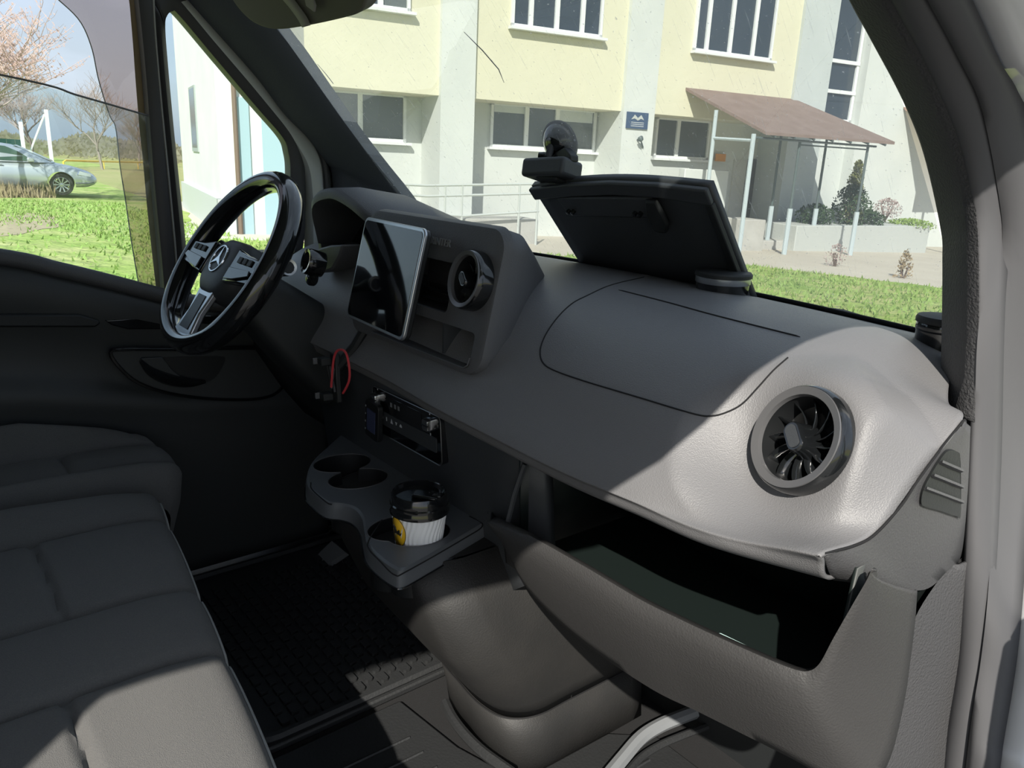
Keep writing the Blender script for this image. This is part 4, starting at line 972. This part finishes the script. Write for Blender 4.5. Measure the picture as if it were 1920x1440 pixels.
go = obj('grass_blades', (vv, ff), 'leaf_green', None, False); go['kind'] = 'stuff'; tag(go, 'loose blades of spring grass standing in the lawn', 'grass')

# ---------------- building
az = math.radians(12); AL = V((math.sin(az), math.cos(az), 0)); NN = V((math.cos(az), -math.sin(az), 0))
Q = V((-15.15, 5.635, 0))
FM = Matrix(((AL.x, -NN.x, 0, Q.x), (AL.y, -NN.y, 0, Q.y), (0, 0, 1, 0), (0, 0, 0, 1))) # local: s along, d into building, z
def fr(u, v, off=0):
    d = ray(u, v); k = (NN.dot(Q-C)+off)/NN.dot(d); p = C+d*k; return (p-Q).dot(AL), p.z
def fb3(s0, s1, d0, d1, z0, z1): return bx(s0, s1, d0, d1, z0, z1, FM)
BZ = -1.2
BD = thing('building', FM @ V((9, 0, 0)), 'two storey building with yellow and white plaster facade and white piers', 'building')
ZY = 2.95; REC = 1.05
s_p1 = (fr(828, 100, .12)[0], fr(893, 100, .12)[0]); s_p2 = (fr(1178, 100, .12)[0], fr(1238, 100, .12)[0])
s_yr = fr(1500, 60)[0]
s_e = fr(575, 250)[0]
obj('wall', fb3(0, s_e, 0, 8, BZ, 8), 'plaster_white', BD, False)
obj('wall', fb3(s_e, s_p1[0]+.3, REC, 8, BZ, 8), 'plaster_white', BD, False)
obj('wall', fb3(s_p1[0]+.3, s_yr, REC, 8, BZ, 8), 'plaster_white', BD, False)
s_ul = fr(500, 60)[0]
obj('upper_wall', fb3(s_ul, s_p1[0]+.05, 0, REC+.1, ZY, 8), 'plaster_yellow', BD, False)
obj('upper_wall', fb3(s_p1[1]-.05, s_p2[0]+.05, 0, REC+.1, ZY, 8), 'plaster_yellow', BD, False)
obj('upper_wall', fb3(s_p2[1]-.05, s_yr, 0, REC+.1, ZY, 8), 'plaster_yellow', BD, False)
for a, b in (s_p1, s_p2):
    obj('pier', prism([FM @ V((a, -.12, 8)), FM @ V((a, REC+.1, 8)), FM @ V((a, REC+.1, BZ)), FM @ V((a-.0, -.12, BZ))], AL*(b-a)), 'plaster_white', BD, False)
# right part: white projecting bay
s3 = (s_yr, fr(1563, 100, .1)[0]); s4 = (fr(1628, 120, .1)[0], fr(1628, 120, .1)[0]+3.2)
obj('bay_wall', fb3(s3[0], s3[1], -.10, 8, BZ, 8), 'plaster_white_shaded', BD, False)
obj('bay_wall', fb3(s3[1], s4[0], .25, 8, BZ, 8), 'plaster_white', BD, False)
obj('bay_wall', fb3(s4[0], s4[1], -.10, 8, BZ, 8), 'plaster_white', BD, False)
obj('far_wall', fb3(s4[1], s4[1]+14, .6, 8, BZ, 8), 'plaster_yellow', BD, False)
obj('far_wall', fb3(s4[1], s4[1]+14, .3, .7, BZ, ZY-.2), 'plaster_white', BD, False)
def window(s0, s1, z0, z1, d, cuts, pane='wpane', fw=.07, sill=True, blind=None, parent=None):
    parent = parent or BD; m = MB()
    for a, b, c_, e_ in ((s0, s1, z1-fw, z1), (s0, s1, z0, z0+fw), (s0, s0+fw, z0, z1), (s1-fw, s1, z0, z1)): m.add(fb3(a, b, d-.05, d+.04, c_, e_))
    for c_ in cuts: m.add(fb3(c_-fw*.8, c_+fw*.8, d-.055, d+.04, z0, z1))
    w = obj('window', m, 'wframe', parent, False)
    e_ = [s0+fw]+list(cuts)+[s1-fw]
    for k, (a, b) in enumerate(zip(e_, e_[1:])):
        obj('pane', fb3(a+.01, b-.01, d, d+.02, z0+fw, z1-fw), pane if isinstance(pane, str) else pane[k], w, False)
        if blind and blind[k]: obj('blind', fb3(a+.03, b-.03, d-.006, d-.001, z1-fw-blind[k]*(z1-z0), z1-fw), 'curtain', w, False)
    if sill: obj('sill', fb3(s0-.06, s1+.10, d-.16, d, z0-.06, z0), 'wframe', w, False)
    return w
# upper windows
zs = fr(1050, 62)[1]
sa, sb = fr(957, 40)[0], fr(1128, 40)[0]; obj('reveal', fb3(sa-.02, sb+.14, -.004, .05, zs-.05, zs+2.0), 'plaster_yellow', BD, False)
window(sa, sb, zs, zs+1.9, -.02, [fr(u, 40)[0] for u in (993, 1042, 1090)])
sa, sb = fr(1301, 60)[0], fr(1450, 60)[0]; window(sa, sb, zs, zs+1.9, -.02, [fr(u, 60)[0] for u in (1325, 1369, 1413)])
sa, sb = fr(600, 10)[0], fr(768, 10)[0]; window(sa, sb, zs, zs+1.9, -.02, [fr(u, 10)[0] for u in (650, 712)], ['wpane', 'wpane', 'wpane_l'])
# lower windows in the recessed wall
def lowwin(u0, u1, cuts, v0, v1, um, **k):
    z1_, z0_ = fr(um, v0, -REC)[1], fr(um, v1, -REC)[1]
    return window(fr(u0, (v0+v1)/2, -REC)[0], fr(u1, (v0+v1)/2, -REC)[0], z0_, z1_, REC-.02, [fr(c_, (v0+v1)/2, -REC)[0] for c_ in cuts], **k)
lowwin(610, 760, [674], 172, 264, 690, pane='wpane_l')
lowwin(918, 1115, [985, 1042], 198, 280, 1010, pane='wpane_l', blind=[.15, 0, .25])
lowwin(1226, 1328, [1268], 222, 298, 1275, pane='wpane_l')
# tall stair window in the bay
tz0 = fr(1590, 232, -.25)[1]; ts0, ts1 = s3[1]+.02, s4[0]-.02
w_ = window(ts0, ts1, tz0, tz0+4.2, .23, [], 'wpane', .10)
for u, v in ((1590, 175), (1590, 118)): obj('transom', fb3(ts0, ts1, .16, .24, fr(u, v, -.25)[1]-.05, fr(u, v, -.25)[1]+.05), 'wframe', w_, False)
# left gable end details: slit window, plinth, downpipe, doors
def gside(u, v): # point on gable plane s=0
    d = ray(u, v); k = AL.dot(Q-C)/AL.dot(d); p = C+d*k; return (p-Q).dot(-NN), p.z
dd0, zz0 = gside(374, 285); dd1, zz1 = gside(355, 165)
obj('slit_window', bx(-.03, .02, min(dd0, dd1), max(dd0, dd1), zz0, zz1, FM), 'slit', BD, False)
obj('slit_pane', bx(-.035, -.03, min(dd0, dd1)+.15, max(dd0, dd1)-.15, zz0+.1, zz1-.05, FM), 'wpane_l', BD, False)
zpl = gside(417, 374)[1]
obj('plinth', bx(-.08, .02, -.0, 8, BZ, zpl, FM), 'plinth', BD, False)
obj('plinth', fb3(-.08, fr(440, 380)[0], -.10, .1, BZ, zpl), 'plinth', BD, False)
obj('downpipe', tube([FM @ V((fr(441, 250)[0], -.08, z)) for z in (-.6, 3, 8)], .05, 8), 'pipe_brown', BD)
obj('side_door', fb3(fr(449, 300)[0], fr(470, 300)[0], -.04, .02, -.6, 2.6), 'door_blue', BD, False)
obj('side_door', fb3(fr(493, 300)[0], fr(560, 300)[0], -.04, .02, -.6, 2.9), 'door_blue', BD, False)
# entrance door leaves under the canopy
obj('entrance_door', fb3(fr(1372, 330, -REC)[0], fr(1395, 330, -REC)[0], REC-.05, REC, -.4, 1.95), 'door_white', BD, False)
obj('entrance_door', fb3(fr(1398, 330, -REC)[0], fr(1413, 330, -REC)[0], REC-.05, REC, -.4, 2.0), 'door_dark', BD, False)
obj('porch_panel', fb3(fr(1425, 330, -REC)[0], fr(1455, 330, -REC)[0], REC-.06, REC, -.4, 2.1), 'door_white', BD, False)
# signs
def sign(u0, v0, u1, v1, off, m, name, label):
    s0, z1_ = fr(u0, v0, off); s1, z0_ = fr(u1, v1, off); return obj(name, fb3(s0, s1, -off-.02, -off+.01, z0_, z1_), m, None, False)
o = thing('wall_sign', FM @ V((fr(1194, 226, .14)[0], -.14, 2)), 'dark blue square sign on the white pier', 'sign')
s0, z1_ = fr(1176, 209, .14); s1, z0_ = fr(1213, 243, .14)
obj('board', fb3(s0, s1, -.16, -.12, z0_, z1_), 'sign_blue', o, False)
obj('emblem', prism([FM @ V((lerp(s0, s1, a), -.162, lerp(z0_, z1_, b))) for a, b in ((.2, .55), (.35, .85), (.5, .65), (.65, .85), (.8, .55), (.65, .62), (.5, .5), (.35, .62))], NN*.004), 'plinth', o, False)
for k in range(3): obj('text_line', fb3(lerp(s0, s1, .2), lerp(s0, s1, .8), -.164, -.16, lerp(z0_, z1_, .14+.11*k), lerp(z0_, z1_, .18+.11*k)), 'icon', o, False)
tag(sign(1342, 288, 1359, 303, -REC+.08, 'sign_orange', 'notice_plate', ''), 'small orange notice plate on the wall beside the entrance door', 'sign', 'orange plates by the entrance')
tag(sign(1338, 334, 1355, 345, -REC+.08, 'sign_orange', 'notice_plate', ''), 'lower small orange plate on the low white wall by the entrance', 'sign', 'orange plates by the entrance')
ln = FM @ V((fr(1195, 262, .14)[0], -.14, fr(1195, 262, .14)[1]))
lm_ = thing('wall_lamp', ln, 'small dark lamp bracket on the white pier below the blue sign', 'lamp')
obj('lamp_head', lathe([(.0005, .10), (.06, .06), (.08, 0), (.0005, -.01)], axisM(ln+NN*.12+V((0, 0, .03)), NN-V((0, 0, .6))), 16), 'post_dark', lm_, True)
obj('bracket', tube([ln, ln+NN*.12+V((0, 0, .03)), ln+AL*.2+V((0, 0, -.18))], .02, 6), 'post_dark', lm_)

# ---------------- entrance canopy
def canopy(name, s0, s1, off, zb, zf, label, extra, posts):
    T = thing(name, FM @ V(((s0+s1)/2, -off/2, -.3)), label, 'canopy', 'brown entrance canopies')
    sl_ = [FM @ V((s0, .05, zb)), FM @ V((s1, .05, zb)), FM @ V((s1+extra, -off, zf)), FM @ V((s0+extra*.2, -off, zf))]
    obj('roof_sheet', prism(sl_, (0, 0, .07)), 'canopy', T, False)
    nrb = int((s1-s0)/.55)
    for k in range(nrb):
        t = (k+.5)/nrb; obj('rafter', tube([sl_[0].lerp(sl_[1], t)-V((0, 0, .03)), sl_[3].lerp(sl_[2], t)-V((0, 0, .03))], .03, 4), 'post_dark', T)
    for (s, o_, zt, m, rr) in posts:
        b_ = FM @ V((s, -o_, 0)); g_ = gz(b_.y)
        p_ = obj('post', tube([V((b_.x, b_.y, g_)), V((b_.x, b_.y, zt))], rr, 8), m, T)
        if m == 'post_dark': obj('post_sleeve', tube([V((b_.x, b_.y, g_)), V((b_.x, b_.y, g_+1.15))], .065, 8), 'post_blue', p_)
    return T
oc = 2.75
zt_ = fr(1425, 256, oc)[1]
pos = [(fr(1401, 350, oc)[0], oc, zt_+.05, 'post_blue', .055), (fr(1335, 280, 1.35)[0], 1.35, zt_+.62, 'post_blue', .05), (fr(1488, 350, oc-.1)[0], oc-.1, zt_, 'post_dark', .035), (fr(1615, 350, oc-.1)[0], oc-.1, zt_, 'post_dark', .035), (fr(1452, 350, 1.3)[0], 1.3, zt_+.5, 'post_dark', .035), (fr(1540, 330, 1.6)[0], 1.6, zt_+.4, 'post_dark', .035)]
cz_b = fr(1390, 179)[1]
ct = canopy('entrance_canopy', fr(1285, 170)[0], fr(1490, 188)[0], 2.9, cz_b, fr(1425, 252, 2.9)[1], 'brown sloping entrance canopy carried on thin posts', .75, pos)
b1, b2 = pos[0], pos[1]
obj('cross_beam', tube([FM @ V((b1[0], -b1[1], zt_-.10)), FM @ V((b2[0], -b2[1], zt_-.04))], .04, 6), 'post_blue', ct)
obj('front_beam', tube([FM @ V((pos[2][0], -oc+.1, zt_-.12)), FM @ V((pos[3][0], -oc+.1, zt_-.12))], .02, 6), 'post_dark', ct)
obj('front_beam', tube([FM @ V((b1[0], -oc, zt_-.03)), FM @ V((pos[3][0]+.3, -oc+.1, zt_-.03))], .03, 6), 'post_dark', ct)
sc0 = fr(1672, 205, -.3)[0]
canopy('entrance_canopy', sc0, sc0+4, 2.0, fr(1690, 203, -.3)[1], fr(1690, 203, -.3)[1]-.95, 'second brown canopy at the far right end of the building', .5, [(sc0+.9, 1.9, fr(1690, 203, -.3)[1]-.85, 'post_blue', .05)])
# ramp railing
RL = thing('ramp_railing', FM @ V((6, -1.2, -.2)), 'pale tubular ramp railing in front of the building', 'railing')
ro = 1.3
def rp(u, v): s, z = fr(u, v, ro); return FM @ V((s, -ro, z))
for (a, b, c_) in (((640, 341), (800, 348), (1000, 345)), ((640, 357), (800, 368), (1000, 363)), ((640, 392), (870, 405), (1010, 396))):
    obj('rail', tube([rp(*a), rp(*b), rp(*c_)], .03, 6), 'rail', RL)
for u, v in ((700, 344), (765, 347), (835, 349), (867, 348), (975, 346), (1010, 345)):
    p = rp(u, v); obj('post', tube([p, V((p.x, p.y, gz(p.y)))], .028, 6), 'rail', RL)
# porch blocks, planter
def blk(name, u0, v0, u1, off, depth, m, zb=None):
    s0, z1_ = fr(u0, v0, off); s1 = fr(u1, v0, off)[0]; return obj(name, fb3(s0, s1, -off, -off+depth, BZ, z1_), m, None, True, bev=.02)
tag(blk('porch_block', 1397, 412, 1437, 1.9, .8, 'concrete'), 'square white concrete block beside the entrance steps', 'concrete block')
tag(blk('parapet', 1285, 316, 1368, .25, .25, 'plaster_white'), 'low white wall under the ground floor window by the entrance', 'low wall')
tag(blk('ramp_slab', 560, 408, 1010, 1.1, 1.0, 'concrete'), 'long concrete ramp slab below the railing', 'ramp')
tag(blk('planter', 1495, 423, 1745, 1.75, 1.5, 'plinth'), 'long grey concrete planter with shrubs by the far entrance', 'planter')
tag(blk('entrance_step', 1385, 452, 1500, 1.5, 1.5, 'concrete'), 'low concrete step in front of the entrance door', 'step')
# shrubs
def shrub(name, base, hgt, rad, m, label, nl=900, lsz=.05, conic=0, cat='shrub'):
    T = thing(name, base, label, cat, name.replace('_', ' ')+'s by the entrance'); vv = []; ff = []
    for k in range(nl):
        t = random.random()**.8; rr = rad*(math.sin(math.pi*min(1, .12+.88*t))**.5 if not conic else (1.05-t)**.7)*math.sqrt(random.random()); a = random.uniform(0, 6.283)
        p = V(base)+V((rr*math.cos(a), rr*math.sin(a), hgt*t)); n0 = len(vv)
        d1_ = V((random.gauss(0, 1), random.gauss(0, 1), random.gauss(.5, 1))).normalized()*lsz; d2_ = V((random.gauss(0, 1), random.gauss(0, 1), random.gauss(0, 1))).normalized()*lsz*.5
        vv += [p-d2_, p+d1_*.5+d2_*.4, p+d1_, p+d1_*.5-d2_]; ff.append((n0, n0+1, n0+2, n0+3))
    obj('foliage', (vv, ff), m, T, False); mm = MB()
    for k in range(6):
        a = random.uniform(0, 6.28); mm.add(tube([V(base)-V((0, 0, .1)), V(base)+V((rad*.4*math.cos(a), rad*.4*math.sin(a), hgt*.6))], [.025, .008], 5))
    obj('stems', mm, 'bark', T); return T
def fpt(u, v, off): s, z = fr(u, v, off); return FM @ V((s, -off, z))
shrub('conifer_shrub', fpt(1592, 420, 1.2), 1.75, .38, 'leaf_olive', 'tall olive conifer shrub standing against the white bay', 1500, .09, 1)
shrub('conifer_shrub', fpt(1590, 425, 1.25), 1.15, .55, 'leaf_dark', 'dark broad shrub at the foot of the tall conifer', 1300, .09)
shrub('dark_bush', fpt(1525, 425, 1.1), .60, .55, 'leaf_dark', 'low dark bush in the planter left of the conifer', 1100, .09)
shrub('dark_bush', fpt(1625, 428, 1.2), .50, .50, 'leaf_dark', 'low dark bush in the planter right of the conifer', 900, .09)
shrub('green_hedge', fpt(1705, 428, 1.3), .25, .7, 'leaf_green', 'low bright green creeping plant at the right end of the planter', 900, .08)
shrub('dry_bush', fpt(1660, 408, .9), .55, .45, 'twig', 'leafless reddish bush behind the right end of the planter', 500, .07)
shrub('sapling', gpx(1692, 522), .55, .22, 'straw', 'small brownish sapling on the sandy strip at right', 260, .06, 1, 'sapling')
shrub('sapling', gpx(1566, 500), .48, .26, 'twig', 'thin leafless sapling on the sandy strip in front of the posts', 160, .06, 0, 'sapling')

# ---------------- trees
def tree(name, base, hgt, label, m='bark', spread=.55, lv=5, rad=.10, buds=True, seed=1, lean=(0, 0), group=None):
    rnd = random.Random(seed); T = thing(name, base, label, 'tree', group or 'trees beyond the lawn'); tk = MB(); tw_ = MB(); bv = []; bf = []
    def grow(p, d, L, r, k):
        q_ = p+d*L*.5+V((rnd.gauss(0, .04), rnd.gauss(0, .04), 0))*L; e_ = p+d*L+V((rnd.gauss(0, .06), rnd.gauss(0, .06), 0))*L
        (tk if k >= lv-1 else tw_).add(tube([p, q_, e_], [r, r*.85, r*.65], 5 if k > 2 else 3))
        if k == 0:
            if buds:
                for _ in range(3):
                    c_ = p.lerp(e_, rnd.random()); n0 = len(bv); s = .035
                    bv.extend([c_+V((s, 0, -s)), c_+V((-s, s, 0)), c_+V((0, -s, s))]); bf.append((n0, n0+1, n0+2))
            return
        nb = 3 if k > 1 else 2
        for i in range(nb+(1 if rnd.random() < .5 else 0)):
            t = .45+.55*(i+1)/(nb+1)+rnd.uniform(-.1, .1); s_ = p.lerp(e_, min(1, t))
            a = rnd.uniform(0, 6.28); sd = V((math.cos(a), math.sin(a), rnd.uniform(-.1, .5))); nd = (d*(1-spread)+sd*spread+V((0, 0, .12))).normalized()
            grow(s_, nd, L*rnd.uniform(.55, .8), r*.5, k-1)
        grow(e_, (d+V((rnd.gauss(0, .2), rnd.gauss(0, .2), .1))).normalized(), L*.75, r*.62, k-1)
    grow(V(base)-V((0, 0, .1)), V((lean[0], lean[1], 1)).normalized(), hgt*.36, rad, lv)
    obj('trunk', tk, m, T); obj('branches', tw_, 'twig' if buds else m, T)
    if buds: obj('buds', (bv, bf), 'bud', T, False)
    return T
tree('bare_tree', gpx(192, 318), 5.6, 'bare young tree standing beside the yellow pipe', 'pale_bark', .55, 5, .10, False, 5)
tree('blossom_tree', gpx(-75, 372), 6.6, 'budding tree whose pinkish twigs reach in from the left edge', 'twig', .60, 5, .11, True, 11, (0, .05))
tree('bare_tree', gpx(262, 310), 5.2, 'bare tree seen through the smoked wind deflector', 'pale_bark', .55, 5, .10, False, 9)
tree('bare_tree', gpx(60, 300), 6.5, 'distant bare tree behind the white posts', 'bark', .5, 5, .14, True, 21)
# distant tree line
vv = []; ff = []
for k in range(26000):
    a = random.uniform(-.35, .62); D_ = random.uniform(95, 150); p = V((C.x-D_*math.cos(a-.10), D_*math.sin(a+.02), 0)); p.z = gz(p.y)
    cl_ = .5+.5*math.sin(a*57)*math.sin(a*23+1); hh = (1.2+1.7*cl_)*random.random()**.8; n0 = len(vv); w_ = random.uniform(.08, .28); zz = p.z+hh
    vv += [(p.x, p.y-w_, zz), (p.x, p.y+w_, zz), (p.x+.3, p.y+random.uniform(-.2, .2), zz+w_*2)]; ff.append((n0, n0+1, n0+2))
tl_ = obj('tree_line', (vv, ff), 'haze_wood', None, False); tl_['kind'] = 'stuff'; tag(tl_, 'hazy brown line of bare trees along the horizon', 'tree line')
# white concrete posts with brace
for (u, v, ht, lab, br_) in ((99, 318, 3.4, 'tall white concrete post with slanting brace beyond the silver car', True), (49, 316, 2.6, 'shorter white concrete post beside the green fence', False)):
    b_ = gpx(u, v); T = thing('concrete_post', b_, lab, 'post', 'white concrete posts')
    obj('post', prism([b_+V((-.09, -.09, 0)), b_+V((.09, -.09, 0)), b_+V((.09, .09, 0)), b_+V((-.09, .09, 0))], (0, 0, ht)), 'wframe', T, False)
    if br_: obj('brace', tube([b_+V((0, -1.5, 0)), b_+V((0, -.1, ht*.92))], .06, 5), 'wframe', T)
f0, f1 = gpx(-150, 300), gpx(48, 300)
FNC = thing('green_fence', (f0+f1)/2, 'dark green metal fence behind the silver car', 'fence')
for k in range(10): a, b = f0.lerp(f1, k/10), f0.lerp(f1, (k+.96)/10); obj('panel', prism([a, b, b+V((0, 0, 1.6)), a+V((0, 0, 1.6))], (.05, 0, 0)), 'fence_green', FNC, False)
g0, g1 = gpx(120, 316), gpx(330, 318)
GPp = thing('gas_pipe', g0, 'yellow gas pipe running low across the field', 'pipe')
obj('pipe', tube([g0, g0+V((0, 0, .42)), g0+V((0, .15, .5)), g1+V((0, 0, .5))], .055, 6), 'gas_yellow', GPp)
for t in (.3, .6, .9): p = g0.lerp(g1, t); obj('support', tube([p, p+V((0, 0, .5))], .03, 5), 'gas_yellow', GPp)
# dry weed bank in front of the car
wb = gpx(40, 372); vv = []; ff = []
for k in range(2600):
    u = random.uniform(-200, 104); p = gpx(u, random.uniform(364, 372)); n0 = len(vv); hh = random.uniform(.1, .52)
    vv += [(p.x, p.y-.02, p.z), (p.x, p.y+.02, p.z), (p.x+random.uniform(-.1, .1), p.y+random.uniform(-.12, .12), p.z+hh)]; ff.append((n0, n0+1, n0+2))
o = obj('dry_weeds', (vv, ff), 'straw', None, False); o['kind'] = 'stuff'; tag(o, 'strip of dry brown weeds in front of the silver car', 'weeds')

# ---------------- silver car
cf = gpx(184, 371); ch_ = V((.20, .98, 0)).normalized(); cs_ = V((ch_.y, -ch_.x, 0))
CO = gpx(130, 362); CO = V((cf.x, cf.y, 0))-ch_*4.55; CO.z = gz(CO.y)
KM = Matrix(((ch_.x, -cs_.x, 0, CO.x), (ch_.y, -cs_.y, 0, CO.y), (0, 0, 1, CO.z), (0, 0, 0, 1))) # x forward from tail, y left, z up ; camera side is -y
CAR = thing('car', CO+ch_*2.3, 'silver estate car parked on the grass beyond the driver window', 'car')
def sec(x): # half widths / heights of the lower body
    pts = {0: (.62, .45, .95), .25: (.80, .28, 1.02), 1.0: (.87, .22, .98), 2.4: (.88, .22, .95), 3.3: (.88, .22, .93), 3.9: (.86, .24, .82), 4.3: (.80, .26, .70), 4.5: (.66, .34, .58), 4.56: (.45, .40, .50)}
    ks = sorted(pts)
    for a, b in zip(ks, ks[1:]):
        if a <= x <= b: t = (x-a)/(b-a); return [lerp(p, q, t) for p, q in zip(pts[a], pts[b])]
rows = []
for k in range(60):
    x = 4.56*k/59; w, zb_, zt2 = sec(x)
    rows.append([KM @ V((x, y*w, lerp(zb_, zt2, z))) for y, z in ((-.85, 0), (-.97, .12), (-1, .45), (-.98, .75), (-.92, .93), (-.8, 1), (-.4, 1.03), (0, 1.04), (.4, 1.03), (.8, 1), (.92, .93), (.98, .75), (1, .45), (.97, .12), (.85, 0))])
cb_ = obj('body', loftc(rows), 'car_paint', CAR, True, auto=60)
WX = (.85, 3.62)
cut(cb_, [dcyl(KM @ Matrix.Translation((x, 0, .32)) @ Matrix.Rotation(math.pi/2, 4, 'X'), .37, -1.2, 1.2) for x in WX])
finish(cb_, None, True, auto=50)
ghr = []
for z, x0, x1, w in ((.93, .15, 3.45, .84), (1.1, .25, 3.10, .80), (1.3, .38, 2.68, .72), (1.41, .55, 2.35, .64), (1.455, .80, 2.0, .5)):
    ghr.append([KM @ V(p) for p in ((x0, -w*.9, z), (x0+.2, -w, z), (lerp(x0, x1, .5), -w-.01, z), (x1-.3, -w, z), (x1, -w*.75, z), (x1+.05, 0, z), (x1, w*.75, z), (x1-.3, w, z), (lerp(x0, x1, .5), w+.01, z), (x0+.2, w, z), (x0, w*.9, z), (x0-.03, 0, z))])
obj('cabin', loftc(ghr), 'car_paint', CAR, True, auto=50)
def sidew(x, z): w = lerp(.84, .70, (z-.93)/.40); return KM @ V((x, -w-.014, z))
for pl in ([(1.95, .97), (2.98, .97), (2.62, 1.22), (2.30, 1.36), (2.02, 1.38)], [(1.05, .97), (1.85, .97), (1.92, 1.38), (1.2, 1.38)], [(.50, 1.0), (.95, .97), (1.08, 1.37), (.70, 1.33)]):
    wq = obj('side_window', prism([sidew(*p) for p in pl], cs_*.006), 'car_glass', CAR, False)
obj('windscreen', prism([KM @ V(p) for p in ((3.40, -.55, .965), (3.42, .55, .965), (2.52, .48, 1.385), (2.50, -.48, 1.385))], V((0, 0, .012))), 'car_glass', CAR, False)
mr = KM @ V((2.92, -.93, 1.0)); obj('wing_mirror', X(bx(-.07, .07, -.10, .08, -.06, .07), Matrix.Translation(mr)), 'car_paint', CAR, True, bev=.03)
obj('door_handle', X(bx(2.02, 2.2, -.90, -.87, .84, .87), KM), 'car_paint', CAR, True, bev=.008)
obj('headlight', prism([KM @ V(p) for p in ((4.05, -.835, .62), (4.38, -.72, .56), (4.40, -.70, .64), (4.10, -.815, .72))], cs_*.02+ch_*.03), 'chrome', CAR, True)
obj('bumper_line', tube([KM @ V((3.98, -.86, .36)), KM @ V((4.3, -.80, .37)), KM @ V((4.48, -.66, .40))], .015, 5), 'pvc', CAR)
for x in WX:
    for y in (-1, 1):
        M = KM @ Matrix.Translation((x, y*.80, .315)) @ Matrix.Rotation(math.pi/2*(1 if y < 0 else -1), 4, 'X')
        wh = obj('wheel', lathe([(.20, -.10), (.30, -.10), (.315, -.06), (.315, .06), (.30, .09), (.225, .095), (.215, .07)], M, 36), 'tyre', CAR, True, auto=40)
        obj('rim', lathe([(.225, .088), (.215, .092), (.205, .07), (.20, -.06)], M, 36), 'silver', wh, True)
        for k in range(10):
            a = 2*math.pi*k/10; obj('spoke', X(prism([(.03, -.012, .07), (.21, -.022, .078), (.21, .022, .078), (.03, .012, .07)], (0, 0, .012)), M @ rotz(a)), 'silver', wh, False)
        obj('hub_cap', lathe([(.0005, .095), (.05, .09), (.055, .06)], M, 20), 'silver', wh, True)
        obj('brake', lathe([(.0005, .02), (.17, .02), (.17, .0)], M, 24), 'black', wh, True)
